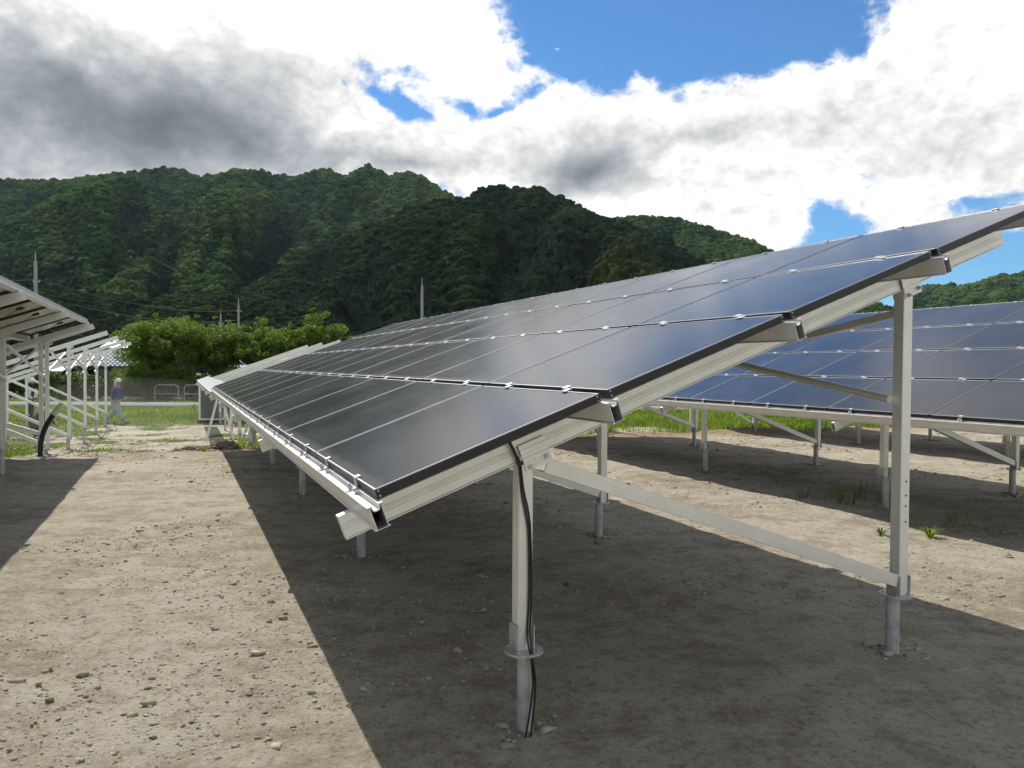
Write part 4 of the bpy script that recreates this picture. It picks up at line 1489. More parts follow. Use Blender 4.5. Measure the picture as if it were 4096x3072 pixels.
def sample_cover(x0, x1, y0, y1, n, seed, thr=0.0):
    r = np.random.default_rng(seed)
    # denser towards the camera
    x = r.uniform(x0, x1, n)
    y = r.uniform(y0, y1, n)
    k = r.random(n) < grass_cover(x, y) - thr
    on_road = np.abs(y - (41.4 + 0.02 * x)) < 2.1
    return x[k & ~on_road], y[k & ~on_road]


px, py = sample_cover(-30, 3, 12, 48, 22000, 31)
u_, h_ = uh(px, py)
hh = 0.06 + 0.07 * sstep(u_, 27, 32) + 0.05 * (h_ < -3.4) * (u_ < 16)
tallg = np.exp(-(((px + 13.5) / 3.2) ** 2 + ((py - 35.0) / 3.0) ** 2))
blades('grass', 'patchy green grass on the lower ground at the left', px, py, hh + 0.42 * tallg * fbm(px, py, 2), 7, 32, 0.10)
px, py = sample_cover(2, 30, 8, 48, 17000, 33)
hh = 0.12 + 0.16 * fbm(px * 0.6, py * 0.6, 3)
blades('grass', 'lush bright grass beyond the second table', px, py, hh, 7, 34, 0.10)
px, py = sample_cover(-7, 1, 14.5, 24, 5000, 35)
blades('grass', 'tufts of grass on the bank under the foreground table', px, py, 0.10 + 0.12 * fbm(px, py, 2), 8, 36, 0.07)
px, py = sample_cover(2, 13, 3, 12, 9000, 37)
blades('grass', 'sparse weeds in the shade at the right', px, py, 0.02 + 0.04 * fbm(px, py, 2), 8, 38, 0.06, 0.0025)


def weed(label, u, h, seed, n=26, hgt=0.10):
    r = np.random.default_rng(seed)
    x, y = xy(u, h)
    root = link('weed', MB().mesh('weed')) if False else None
    mb = MB()
    for k in range(n):
        a = r.uniform(0, 2 * math.pi)
        L = hgt * r.uniform(0.5, 1.3)
        up = L * r.uniform(0.45, 1.0)
        w = 0.008 * r.uniform(0.7, 1.5)
        e = Vector((math.cos(a), math.sin(a), 0))
        s = Vector((-e.y, e.x, 0)) * w
        b = Vector((0, 0, -0.01)) + e * 0.005
        m = e * L * 0.5 + Vector((0, 0, up * 0.75))
        t = e * L + Vector((0, 0, up * 0.8))
        mb.poly([b - s * 0.4, b + s * 0.4, m + s, t, m - s], [(0, 1, 2, 3, 4)])
    me = mb.mesh('weed')
    a_ = me.attributes.new('tone', 'FLOAT', 'FACE')
    a_.data.foreach_set('value', r.uniform(0.4, 1.0, len(me.polygons)).astype(np.float32))
    o = link('weed', me, 'grass', None, (x, y, gz(x, y)))
    tag(o, label, 'weed')


def on_ground(px_, py_):
    """ground spot seen at a given place of the 2212-wide view (flat ground)"""
    f = 1645.8
    az = (px_ - 1106) / f
    el = (784 + 0.006 * (px_ - 1106) - py_) / f
    d = CAM_H / -el
    return uh(np.array([az * d]), np.array([d]))


for k, (qx, qy, lb, n, hg) in enumerate([
        (1910, 1145, 'small bright weed at the foot of the near rear post', 30, 0.09),
        (2015, 1150, 'bright leafy weed right of the near rear post', 46, 0.12),
        (571, 925, 'lone upright sprout on bare ground left of the foreground table', 10, 0.11),
        (1313, 905, 'small weed on sunlit ground between the two tables', 16, 0.07),
        (1312, 968, 'tiny weed below the diagonal brace of the foreground table', 12, 0.05),
        (440, 960, 'low weed patch in the open ground near the shadow corner', 50, 0.14)]):
    u0, h0_ = on_ground(qx, qy)
    weed(lb, float(u0[0]), float(h0_[0]), 50 + k, n, hg)

# clods and pebbles, uncounted
r_ = np.random.default_rng(61)
n = 60000
dd = 2.6 + 21 * r_.random(n) ** 1.35
aa_ = r_.uniform(-0.68, 0.68, n)
cx_, cy_ = dd * np.sin(aa_), dd * np.cos(aa_)
u_, h_ = uh(cx_, cy_)
keep = (fbm(cx_ * 0.9, cy_ * 0.9, 3) + 0.25 * np.exp(-((u_ - 13.4) / 1.0) ** 2) > 0.42 + 0.22 * r_.random(n))
cx_, cy_ = cx_[keep], cy_[keep]
# earth thrown up where the piles were screwed in
pl_ = np.repeat(np.array([q for q in PILES if math.hypot(*q) < 24]), 70, axis=0)
ra_, rr2 = r_.uniform(0, 6.28, len(pl_)), 0.045 + np.abs(r_.normal(0, 0.075, len(pl_)))
near_pile = np.concatenate([np.zeros(len(cx_), bool), np.ones(len(pl_), bool)])
cx_ = np.concatenate([cx_, pl_[:, 0] + np.cos(ra_) * rr2])
cy_ = np.concatenate([cy_, pl_[:, 1] + np.sin(ra_) * rr2])
n = len(cx_)
sz = 0.0030 * np.exp(r_.normal(0.0, 0.60, n)) * (1 + np.hypot(cx_, cy_) / 14)
sz = np.where(near_pile, sz * 1.9, sz)
sz = np.minimum(sz, 0.035)
v0, f0 = ico(1)
cen = np.stack([cx_, cy_, ground_z(cx_, cy_) + sz * 0.12], -1)
V = (v0[None] * (1 + 0.35 * r_.standard_normal((n, len(v0), 1))) * sz[:, None, None] * np.array([1.3, 1.0, 0.7]) + cen[:, None]).reshape(-1, 3)
Ff = (f0[None] + (np.arange(n) * len(v0))[:, None, None]).reshape(-1, 3)
me = np_mesh('clods', V, Ff, {'tone': ('FACE', np.repeat(np.clip(r_.normal(0.62, 0.25, n), 0, 1), len(f0)))})
tag(link('clods', me, 'clod'), 'small clods and pebbles strewn over the bare earth', 'clods', kind='stuff')

# a low heap of dug earth at the edge of the terrace
ex, ey = xy(14.3, 0.15)
hr_ = np.random.default_rng(5)
hv, hf = ico(2)
HV, HF = [], []
for k in range(70):
    q_ = hr_.normal(0, 1, 2) * np.array([0.42, 0.22])
    sz_ = hr_.uniform(0.03, 0.10)
    top_ = 0.16 * math.exp(-(q_[0] / 0.4) ** 2 - (q_[1] / 0.25) ** 2)
    HV.append(hv * (1 + 0.22 * hr_.standard_normal((len(hv), 1))) * sz_ * np.array([1.2, 1, 0.75]) + np.array([q_[0], q_[1], top_ * hr_.uniform(0.2, 1.0)]))
    HF.append(hf + k * len(hv))
HV, HF = np.concatenate(HV), np.concatenate(HF)
o = link('earth_heap', np_mesh('earth_heap', HV, HF), 'clod', None, (ex, ey, gz(ex, ey)))
o.data.attributes.new('tone', 'FLOAT', 'FACE').data.foreach_set('value', np.full(len(HF), 0.3, np.float32))
tag(o, 'low heap of dug earth beside the stepladder', 'earth heap')

# ------------------------------------------------------------------ house and sheds beyond the road
def gable_house(label, x, y, w, d, eave, rise, wall, name='house', tiles=None, cat='house', roof_mat='sheet_roof', over=0.55, rz=0.0, seed=1, windows=()):
    g = gz(x, y)
    root = empty(name, (x, y, g), rz)
    tag(root, label, cat)
    mb = MB()
    mb.box(-w / 2, w / 2, -d / 2, d / 2, -0.3, eave)
    mb.poly([(-w / 2, -d / 2, eave), (-w / 2, d / 2, eave), (-w / 2, 0, eave + rise * 0.97), (w / 2, -d / 2, eave), (w / 2, d / 2, eave), (w / 2, 0, eave + rise * 0.97)],
            [(0, 1, 2), (3, 5, 4), (0, 2, 5, 3), (1, 4, 5, 2)])
    mb.build('wall', wall, root)
    sl = math.hypot(d / 2, rise)
    k = (d / 2 + over) / (d / 2)
    ze = eave - rise * (k - 1)
    rf = MB()
    th = 0.10
    for s in (-1, 1):
        y0, y1 = s * (d / 2 + over), 0
        rf.poly([(-w / 2 - over, y0, ze), (w / 2 + over, y0, ze), (w / 2 + over, y1, eave + rise), (-w / 2 - over, y1, eave + rise),
                 (-w / 2 - over, y0, ze - th), (w / 2 + over, y0, ze - th), (w / 2 + over, y1, eave + rise - th), (-w / 2 - over, y1, eave + rise - th)],
                [(0, 1, 2, 3), (7, 6, 5, 4), (0, 4, 5, 1), (1, 5, 6, 2), (3, 2, 6, 7), (0, 3, 7, 4)])
    rf.bbox(-w / 2 - over - 0.05, w / 2 + over + 0.05, -0.16, 0.16, eave + rise - 0.06, eave + rise + 0.16, 0.04)
    roof = rf.build('roof', 'wall_dark' if tiles else roof_mat, root)
    if tiles:
        nc, nr = tiles
        tw = (w + 2 * over) / nc
        ang = math.atan2(rise, d / 2)
        tl = (sl * k) / nr
        t = MB()
        # pantile: a rounded roll beside a shallow trough, lifted at its lower lip
        sec = [(0, 0.012), (0.25, 0.0), (0.50, 0.012), (0.62, 0.05), (0.78, 0.066), (0.92, 0.05), (1.02, 0.012)]
        pts, Fx = [], []
        for (yy, lift) in ((0.0, 0.050), (tl * 1.08, 0.008)):
            for (sx, zz) in sec:
                pts.append((sx * tw, yy, zz + lift))
        for yy, lift in ((0.0, 0.005),):
            for (sx, zz) in sec:
                pts.append((sx * tw, yy, lift))
        ns_ = len(sec)
        for i in range(ns_ - 1):
            Fx.append((i, i + 1, ns_ + i + 1, ns_ + i))
            Fx.append((2 * ns_ + i, 2 * ns_ + i + 1, i + 1, i))
        tm = t.poly(pts, Fx).mesh('tile')
        tm.materials.append(M['tile'])
        for i in range(nc):
            for j in range(nr):
                p = (-w / 2 - over + i * tw, -(d / 2 + over) + j * tl * math.cos(ang), ze + j * tl * math.sin(ang) + 0.003)
                link('tile', tm, None, roof, p, (ang, 0, 0))
    for (wx, wz, ww, wh, pale) in windows:
        f = MB()
        e = 0.05
        for (a0, a1, b0, b1) in ((-ww / 2, ww / 2, -e, 0), (-ww / 2, ww / 2, wh, wh + e), (-ww / 2 - e, -ww / 2, -e, wh + e), (ww / 2, ww / 2 + e, -e, wh + e), (-0.02, 0.02, 0, wh)):
            f.box(a0, a1, -0.05, 0.02, b0, b1)
        wo_ = f.build('window', 'pipe_rail', root, (wx, -d / 2 - 0.01, wz))
        MB().box(-ww / 2, ww / 2, -0.012, 0.0, 0, wh).build('pane', 'pane_pale' if pale else 'window', wo_)
    return root


gable_house('low house with a glinting tiled roof left of the large tree', -27.8, 57.0, 6.2, 4.6, 2.32, 1.0, 'wall_grey', tiles=(22, 9), windows=((0.2, 0.6, 1.6, 1.25, True), (-2.0, 0.6, 1.3, 1.25, False), (2.2, 0.8, 0.9, 1.0, False)))
gable_house('large house with a pale sheet roof behind the tiled house', -32.6, 68.0, 4.6, 6.0, 3.55, 1.0, 'wall_dark', windows=((2.0, 1.0, 1.6, 1.3, False),))
gable_house('dark shed with a pale lean-to roof left of the tiled house', -31.9, 53.5, 1.6, 2.0, 1.85, 0.3, 'wall_dark', name='shed', cat='shed', over=0.25)
gable_house('maroon sheet-metal shed at the far left', -43.0, 58.0, 5.4, 5.0, 2.2, 0.8, 'wall_red', name='shed', cat='shed', roof_mat='wall_dark')
gable_house('house with a white roof at the far left behind the shed', -53.2, 74.0, 7.0, 5.0, 3.1, 0.6, 'wall_grey')
gable_house('house behind the row of trees, glimpsed through the leaves', -18.5, 66.0, 8.0, 6.0, 2.3, 0.9, 'wall_grey', windows=((0.0, 0.6, 2.0, 1.2, True),), roof_mat='tile')
gable_house('house glimpsed behind the right end of the row of trees', -8.5, 75.0, 7.0, 6.0, 2.5, 1.0, 'wall_grey', roof_mat='tile')

# pipe railing on the far side of the road
pr = empty('pipe_railing', (-18.6, 45.2, gz(-18.6, 45.2)))
tag(pr, 'low hooped pipe railing beside the road behind the walking worker', 'railing')
for k in range(3):
    x0 = -2.6 + k * 1.75
    MB().tube([(x0, 0, -0.1), (x0, 0, 0.85), (x0 + 0.06, 0, 0.98), (x0 + 0.18, 0, 1.03), (x0 + 1.22, 0, 1.03), (x0 + 1.34, 0, 0.98), (x0 + 1.40, 0, 0.85), (x0 + 1.40, 0, -0.1)], 0.028, 8).build('hoop', 'pipe_rail', pr)
    MB().tube([(x0, 0, 0.5), (x0 + 1.40, 0, 0.5)], 0.022, 8).build('cross_bar', 'pipe_rail', pr)

# timber fence at the foot of the trees
fn = empty('timber_fence', (-12.6, 46.2, gz(-12.6, 46.2)))
tag(fn, 'dark timber rail fence at the foot of the trees', 'fence')
for k in range(9):
    MB().bbox(-0.05, 0.05, -0.05, 0.05, -0.2, 0.85, 0.008).build('post', 'wood', fn, (-5 + k * 1.25, 0, 0))
for z in (0.35, 0.72):
    MB().bbox(-5.1, 5.1, -0.075, -0.052, z - 0.045, z + 0.045, 0.006).build('rail', 'wood', fn)


# ------------------------------------------------------------------ utility poles and wires
def utility_pole(label, x, y, h, arms, seed):
    g = gz(x, y)
    root = empty('utility_pole', (x, y, g))
    tag(root, label, 'utility pole', 'utility poles beyond the road')
    MB().tube([(0, 0, -0.5), (0, 0, h * 0.9), (0, 0, h)], [0.22, 0.16, 0.145], 12).build('mast', 'concrete', root)
    MB().tube([(0, 0, h), (0, 0, h + 0.9)], [0.05, 0.03], 6).build('earth_spike', 'galv', root)
    for (z, w) in arms:
        a = MB().bbox(-w / 2, w / 2, 0.11, 0.19, z - 0.04, z + 0.04, 0.01).build('cross_arm', 'galv', root)
        for s in (-0.46, -0.15, 0.46) if w > 1 else (-0.4, 0.4):
            MB().cyl((s * w, 0.15, z + 0.04), 0.045, 0.16, 8).build('insulator', 'porcelain', a)
    MB().tube([(0, 0.12, h * 0.62), (0.28, 0.16, h * 0.64), (0.34, 0.16, h * 0.70)], 0.018, 6).build('step_bracket', 'galv', root)
    return Vector((x, y, g))


pA = utility_pole('tall utility pole above the panels at the middle', -31.2 + 20.3, 92.0, 12.0, [(7.2, 1.7)], 1)
pB = utility_pole('utility pole with a crossarm above the trees', -44.5, 124.0, 12.2, [(11.0, 0.8), (6.4, 2.2)], 2)
pC = utility_pole('thinner utility pole left of the crossarm pole', -52.0, 136.0, 11.2, [(9.6, 1.0)], 3)
pD = utility_pole('utility pole rising behind the left solar table', -46.2, 74.0, 12.2, [(10.2, 0.7), (8.6, 0.7)], 4)
pE = utility_pole('utility pole with insulators behind the near rear post', 49.6, 97.0, 8.2, [(7.9, 0.9), (7.2, 0.9)], 5)


def wire(label, a, b, sag, r=0.02, n=14):
    a, b = Vector(a), Vector(b)
    path = [a.lerp(b, t / n) - Vector((0, 0, sag * 4 * (t / n) * (1 - t / n))) for t in range(n + 1)]
    tag(MB().tube(path, r, 5).build('power_line', 'wire'), label, 'wire', 'overhead power lines')


for k, (z, lb) in enumerate(((11.2, 'top'), (9.6, 'second'), (6.5, 'low'))):
    wire('%s overhead wire between the crossarm pole and the left pole' % lb, pB + Vector((-0.3, 0.2, z)), pD + Vector((0.3, 0.2, z - 0.8)), 1.2, 0.032)
    wire('%s overhead wire from the left pole out of the picture' % lb, pD + Vector((-0.2, 0.2, z - 0.8)), Vector((-120, 58, z - 2)), 1.2, 0.032)
wire('thin overhead wire between the crossarm pole and the middle pole', pB + Vector((0.8, 0.2, 6.5)), pA + Vector((-0.7, 0.2, 7.3)), 1.0, 0.032)
wire('overhead wire from the middle pole towards the right', pA + Vector((0.7, 0.2, 7.3)), Vector((75, 110, 8.0)), 1.6, 0.032)
wire('overhead wire reaching the pole behind the near rear post', Vector((120, 90, 8.2)), pE + Vector((0.3, 0.15, 7.9)), 1.2, 0.032)

# ------------------------------------------------------------------ conduit, ladders, module stack, markers
def cpt(u, h):
    x, y = xy(u, h)
    return x, y, gz(x, y)


cx0, cy0, cz0 = cpt(13.05, -2.88)
cd = empty('cable_conduit', (cx0, cy0, cz0))
tag(cd, 'black corrugated conduit curving out of the ground with pale green tape on its end', 'conduit')
path = bez((0.0, 0, -0.15), (-0.06, 0, 0.28), (0.02, 0.04, 0.55), (0.27, 0.04, 0.83), 90)
MB().tube(path, [0.047 if k % 2 else 0.040 for k in range(91)], 14).build('corrugated_pipe', 'conduit', cd)
e0, e1 = path[-1], path[-2]
t = (e0 - e1).normalized()
MB().tube([e0 - t * 0.11, e0 - t * 0.09, e0 + t * 0.03, e0 + t * 0.11, e0 + t * 0.14], [0.047, 0.051, 0.056, 0.052, 0.03], 12).build('tape_cap', 'tape', cd)


def stepladder(label, u, h, rz, height=1.35):
    x, y, z = cpt(u, h)
    root = empty('stepladder', (x, y, z), rz)
    tag(root, label, 'stepladder')
    for s in (-1, 1):
        MB().beam((s * 0.26, -0.36, 0.0), (s * 0.15, -0.03, height), 0.028, 0.060, (0, 1, 0)).build('leg', 'alu', root)
        MB().beam((s * 0.26, 0.36, 0.0), (s * 0.15, 0.03, height), 0.028, 0.050, (0, 1, 0)).build('leg', 'alu', root)
    for k in range(1, 5):
        f = k / 5.0
        w = 0.26 + (0.15 - 0.26) * f
        MB().bbox(-w, w, -0.36 + 0.33 * f - 0.03, -0.36 + 0.33 * f + 0.03, height * f - 0.016, height * f + 0.016, 0.003).build('step', 'alu', root)
        if k % 2:
            MB().bbox(-w, w, 0.36 - 0.33 * f - 0.012, 0.36 - 0.33 * f + 0.012, height * f - 0.012, height * f + 0.012, 0.003).build('stretcher', 'alu', root)
    MB().bbox(-0.17, 0.17, -0.06, 0.06, height - 0.005, height + 0.022, 0.004).build('top_plate', 'alu', root)


stepladder('aluminium stepladder standing by the low edge of the foreground table', 20.1, 0.42, R(-70))
stepladder('farther aluminium stepladder under the bare girders', 16.6, 1.15, R(-60), 1.25)

mx_, my_, mz_ = cpt(28.6, 0.85)
ms_ = empty('module_stack', (mx_, my_, mz_), R(4))
tag(ms_, 'tall wrapped stack of dark modules on a pallet behind the loose rails', 'module stack')
MB().bbox(-0.62, 0.62, -0.5, 0.5, 0.16, 1.56, 0.01).build('stack', 'stack_side', ms_)
for s in (-1, 1):
    for t_ in (-1, 1):
        MB().bbox(s * 0.63 - 0.035, s * 0.63 + 0.035, t_ * 0.5 - 0.035, t_ * 0.5 + 0.035, 0.14, 1.60, 0.006).build('corner_post', 'alu', ms_)
MB().bbox(-0.66, 0.66, -0.54, 0.54, 1.565, 1.61, 0.006).build('top_frame', 'alu', ms_)
MB().bbox(-0.66, 0.66, -0.545, -0.505, 0.125, 0.185, 0.006).build('bottom_frame', 'alu', ms_)
MB().bbox(-0.70, 0.70, -0.58, 0.58, 0.0, 0.12, 0.01).build('pallet', 'conduit', ms_)

# pink marker tape at the foot of a pile, and a loose connector
mk = empty('marker_peg', (*xy(7.06, RR_H - 0.12), gz(*xy(7.06, RR_H - 0.12))))
tag(mk, 'short peg with pink marker tape at the foot of a rear pile', 'marker')
MB().tube([(0, 0, -0.05), (0.01, 0, 0.14)], 0.012, 6).build('peg', 'wood', mk)
MB().poly([(0.0, -0.013, 0.14), (0.05, -0.016, 0.15), (0.06, -0.02, 0.09), (0.012, -0.014, 0.07), (0.05, -0.03, 0.03)], [(0, 1, 2, 3), (3, 2, 4)]).build('tape', 'pink', mk)


# ------------------------------------------------------------------ people
def skin_body(name, verts, edges, radii, root_idx, material, parent, sub=2):
    me = bpy.data.meshes.new(name)
    me.from_pydata(verts, edges, [])
    o = link(name, me, material, parent)
    o.modifiers.new('skin', 'SKIN').use_smooth_shade = True
    for i, rd in enumerate(radii):
        sv = me.skin_vertices[0].data[i]
        sv.radius = rd if isinstance(rd, tuple) else (rd, rd)
        sv.use_root = (i == root_idx)
    md = o.modifiers.new('sub', 'SUBSURF')
    md.levels = md.render_levels = sub
    return o


def ellipsoid(mb, c, r, seg=14, rings=9, wob=0.0, seed=0):
    rr = random.Random(seed)
    pts, Fx = [], []
    for i in range(rings + 1):
        th = math.pi * i / rings
        for j in range(seg):
            ph = 2 * math.pi * j / seg
            k = 1 + wob * (rr.random() - 0.5)
            pts.append((c[0] + r[0] * k * math.sin(th) * math.cos(ph), c[1] + r[1] * k * math.sin(th) * math.sin(ph), c[2] + r[2] * k * math.cos(th)))
    for i in range(rings):
        for j in range(seg):
            Fx.append((i * seg + j, i * seg + (j + 1) % seg, (i + 1) * seg + (j + 1) % seg, (i + 1) * seg + j))
    return mb.poly(pts, Fx, True)


def hand(mb, wrist, fwd, side, s=1.0):
    """palm and five curled fingers; fwd = along the hand, side = towards the thumb"""
    w, f, t = Vector(wrist), Vector(fwd).normalized(), Vector(side).normalized()
    n = f.cross(t)
    mb.tube([w, w + f * 0.045 * s, w + f * 0.085 * s], [0.026 * s, 0.036 * s, 0.034 * s], 8)
    for k, L in enumerate((0.066, 0.075, 0.070, 0.056)):
        b = w + f * 0.082 * s + t * (0.026 - 0.0175 * k) * s
        p1 = b + (f * 0.85 + n * 0.35) * L * 0.45 * s
        p2 = p1 + (f * 0.35 + n * 0.9) * L * 0.35 * s
        p3 = p2 + (-f * 0.3 + n * 0.9) * L * 0.25 * s
        mb.tube([b - f * 0.01, b, p1, p2, p3], [0.009 * s, 0.0095 * s, 0.009 * s, 0.008 * s, 0.006 * s], 6)
    b = w + f * 0.03 * s + t * 0.03 * s
    mb.tube([b - t * 0.012, b + (f + t).normalized() * 0.03 * s, b + (f * 1.1 + t * 0.4 + n * 0.5).normalized() * 0.062 * s], [0.013 * s, 0.011 * s, 0.008 * s], 6)


# walking worker: faces +X locally, mid-stride
wx, wy = -14.75, 28.35
wk = empty('person', (wx, wy, gz(wx, wy)), R(-6))
tag(wk, 'worker in navy shirt, pale trousers and white head towel walking to the right', 'person')
# legs + torso + arms + neck + head as one figure
Hp = 0.84
body_v = [(0.0, 0, Hp), (0.01, 0, 1.00), (0.03, 0, 1.18), (0.05, 0, 1.31), (0.075, 0, 1.40), (0.10, 0, 1.47), (0.115, 0, 1.56)]
body_e = [(i, i + 1) for i in range(6)]
body_r = [(0.135, 0.15), (0.125, 0.145), (0.13, 0.165), (0.11, 0.16), (0.062, 0.075), (0.058, 0.058), (0.085, 0.075)]
def chain(v, e, r, start, pts, rads):
    prev = start
    for p, rd in zip(pts, rads):
        v.append(p)
        e.append((prev, len(v) - 1))
        r.append(rd)
        prev = len(v) - 1
chain(body_v, body_e, body_r, 0, [(-0.02, -0.09, 0.78), (0.20, -0.10, 0.46), (0.395, -0.10, 0.10)], [0.105, 0.075, 0.052])      # leading leg
chain(body_v, body_e, body_r, 0, [(-0.03, 0.09, 0.78), (-0.10, 0.10, 0.45), (-0.42, 0.10, 0.14)], [0.105, 0.075, 0.052])      # trailing leg
chain(body_v, body_e, body_r, 3, [(0.05, -0.175, 1.30), (-0.03, -0.215, 1.06), (0.085, -0.215, 0.84)], [0.062, 0.047, 0.034])
chain(body_v, body_e, body_r, 3, [(0.05, 0.175, 1.30), (0.03, 0.225, 1.05), (0.17, 0.215, 0.88)], [0.062, 0.047, 0.034])
bd = skin_body('body', body_v, body_e, body_r, 0, 'skin', wk)
# clothes: shirt and trousers follow the same limbs, a little fuller
sv = [(0.0, 0, 0.86), (0.01, 0, 1.00), (0.03, 0, 1.18), (0.05, 0, 1.31), (0.068, 0, 1.385)]
se = [(i, i + 1) for i in range(4)]
sr = [(0.158, 0.175), (0.148, 0.165), (0.15, 0.185), (0.125, 0.18), (0.075, 0.085)]
chain(sv, se, sr, 3, [(0.05, -0.18, 1.30), (-0.03, -0.22, 1.06), (0.075, -0.216, 0.865)], [0.082, 0.064, 0.046])
chain(sv, se, sr, 3, [(0.05, 0.18, 1.30), (0.03, 0.23, 1.05), (0.155, 0.217, 0.90)], [0.082, 0.064, 0.046])
skin_body('shirt', sv, se, sr, 0, 'navy', wk)
tv = [(0.0, 0, 0.93), (0.0, 0, 0.82)]
te_ = [(0, 1)]
trr = [(0.145, 0.165), (0.155, 0.175)]
chain(tv, te_, trr, 1, [(-0.01, -0.10, 0.74), (0.20, -0.105, 0.46), (0.375, -0.10, 0.13)], [0.135, 0.112, 0.092])
chain(tv, te_, trr, 1, [(-0.04, 0.10, 0.74), (-0.11, 0.105, 0.45), (-0.405, 0.10, 0.17)], [0.135, 0.112, 0.088])
skin_body('trousers', tv, te_, trr, 0, 'work_trousers', wk)
hd = MB()
ellipsoid(hd, (0.125, 0, 1.555), (0.098, 0.076, 0.118))
hd.tube([(0.205, 0, 1.565), (0.235, 0, 1.535), (0.212, 0, 1.52)], [0.012, 0.016, 0.010], 6)      # nose
hd.bbox(0.196, 0.215, -0.026, 0.026, 1.484, 1.497, 0.004)                                          # mouth
for s in (-1, 1):
    ellipsoid(hd, (0.112, s * 0.078, 1.548), (0.022, 0.010, 0.032), 8, 5)                          # ears
    ellipsoid(hd, (0.205, s * 0.032, 1.572), (0.014, 0.016, 0.010), 8, 5)                          # brow and eye
hd.build('head', 'skin', wk)
tw_ = MB()
ellipsoid(tw_, (0.113, 0, 1.595), (0.112, 0.090, 0.100), 16, 9, 0.03, 3)
tw_.tube([(0.02, 0, 1.60), (0.005, 0, 1.55), (-0.03, 0.01, 1.47), (-0.055, 0.01, 1.39)], [0.045, 0.050, 0.042, 0.022], 8)
tw_.build('head_towel', 'towel', wk)
hn = MB()
hand(hn, (0.085, -0.215, 0.855), (0.35, 0, -0.9), (0.9, 0.1, 0.35))
hand(hn, (0.165, 0.215, 0.895), (0.45, 0, -0.85), (0.85, -0.1, 0.45))
hn.build('hands', 'skin', wk)
for (sx, sy, sz, pit) in ((0.44, -0.10, 0.055, 14), (-0.45, 0.10, 0.075, -38)):
    s_ = MB()
    ellipsoid(s_, (0.03, 0, 0), (0.135, 0.048, 0.050), 12, 7)
    s_.bbox(-0.09, 0.15, -0.045, 0.045, -0.055, -0.035, 0.006)
    s_.build('shoe', 'shoe', wk, (sx, sy, sz), (0, R(-pit), 0))

# second worker, standing bent behind the posts, white towel and dark clothes
w2x, w2y = -17.35, 27.4
w2 = empty('person', (w2x, w2y, gz(w2x, w2y)), R(20))
tag(w2, 'worker in a dark vest and white sleeves standing behind the left posts', 'person')
v = [(0, 0, 0.86), (0.0, 0, 1.02), (0.02, 0, 1.2), (0.03, 0, 1.34), (0.04, 0, 1.43), (0.05, 0, 1.49), (0.06, 0, 1.58)]
e = [(i, i + 1) for i in range(6)]
rd = [(0.14, 0.155), (0.13, 0.15), (0.135, 0.17), (0.11, 0.165), (0.062, 0.075), (0.058, 0.058), (0.085, 0.075)]
chain(v, e, rd, 0, [(0, -0.09, 0.78), (0.03, -0.1, 0.45), (0.0, -0.1, 0.08)], [0.115, 0.085, 0.06])
chain(v, e, rd, 0, [(0, 0.09, 0.78), (0.02, 0.1, 0.45), (-0.02, 0.1, 0.08)], [0.115, 0.085, 0.06])
chain(v, e, rd, 3, [(0.03, -0.19, 1.32), (0.02, -0.24, 1.06), (0.16, -0.2, 0.92)], [0.07, 0.05, 0.036])
chain(v, e, rd, 3, [(0.03, 0.19, 1.32), (0.02, 0.24, 1.06), (0.16, 0.2, 0.92)], [0.07, 0.05, 0.036])
skin_body('body', v, e, rd, 0, 'hair', w2)
sl2v, sl2e, sl2r = [(0.03, -0.16, 1.34)], [], [0.085]
chain(sl2v, sl2e, sl2r, 0, [(0.03, -0.2, 1.30), (0.02, -0.24, 1.06), (0.14, -0.2, 0.94)], [0.085, 0.062, 0.046])
skin_body('sleeve', sl2v, sl2e, sl2r, 0, 'white_shirt', w2)
sl3v, sl3e, sl3r = [(0.03, 0.16, 1.34)], [], [0.085]
chain(sl3v, sl3e, sl3r, 0, [(0.03, 0.2, 1.30), (0.02, 0.24, 1.06), (0.14, 0.2, 0.94)], [0.085, 0.062, 0.046])
skin_body('sleeve', sl3v, sl3e, sl3r, 0, 'white_shirt', w2)
hd = MB()
ellipsoid(hd, (0.075, 0, 1.575), (0.098, 0.076, 0.118))
hd.tube([(0.155, 0, 1.585), (0.185, 0, 1.555), (0.162, 0, 1.54)], [0.012, 0.016, 0.010], 6)
hd.build('head', 'skin', w2)
tw_ = MB()
ellipsoid(tw_, (0.062, 0, 1.615), (0.112, 0.090, 0.100), 14, 8, 0.03, 4)
tw_.tube([(-0.03, 0, 1.62), (-0.05, 0, 1.56), (-0.075, 0.0, 1.48)], [0.045, 0.05, 0.03], 8)
tw_.build('head_towel', 'towel', w2)
hn = MB()
hand(hn, (0.16, -0.2, 0.915), (0.6, 0, -0.7), (0.7, 0.1, 0.6))
hand(hn, (0.16, 0.2, 0.915), (0.6, 0, -0.7), (0.7, -0.1, 0.6))
hn.build('hands', 'skin', w2)

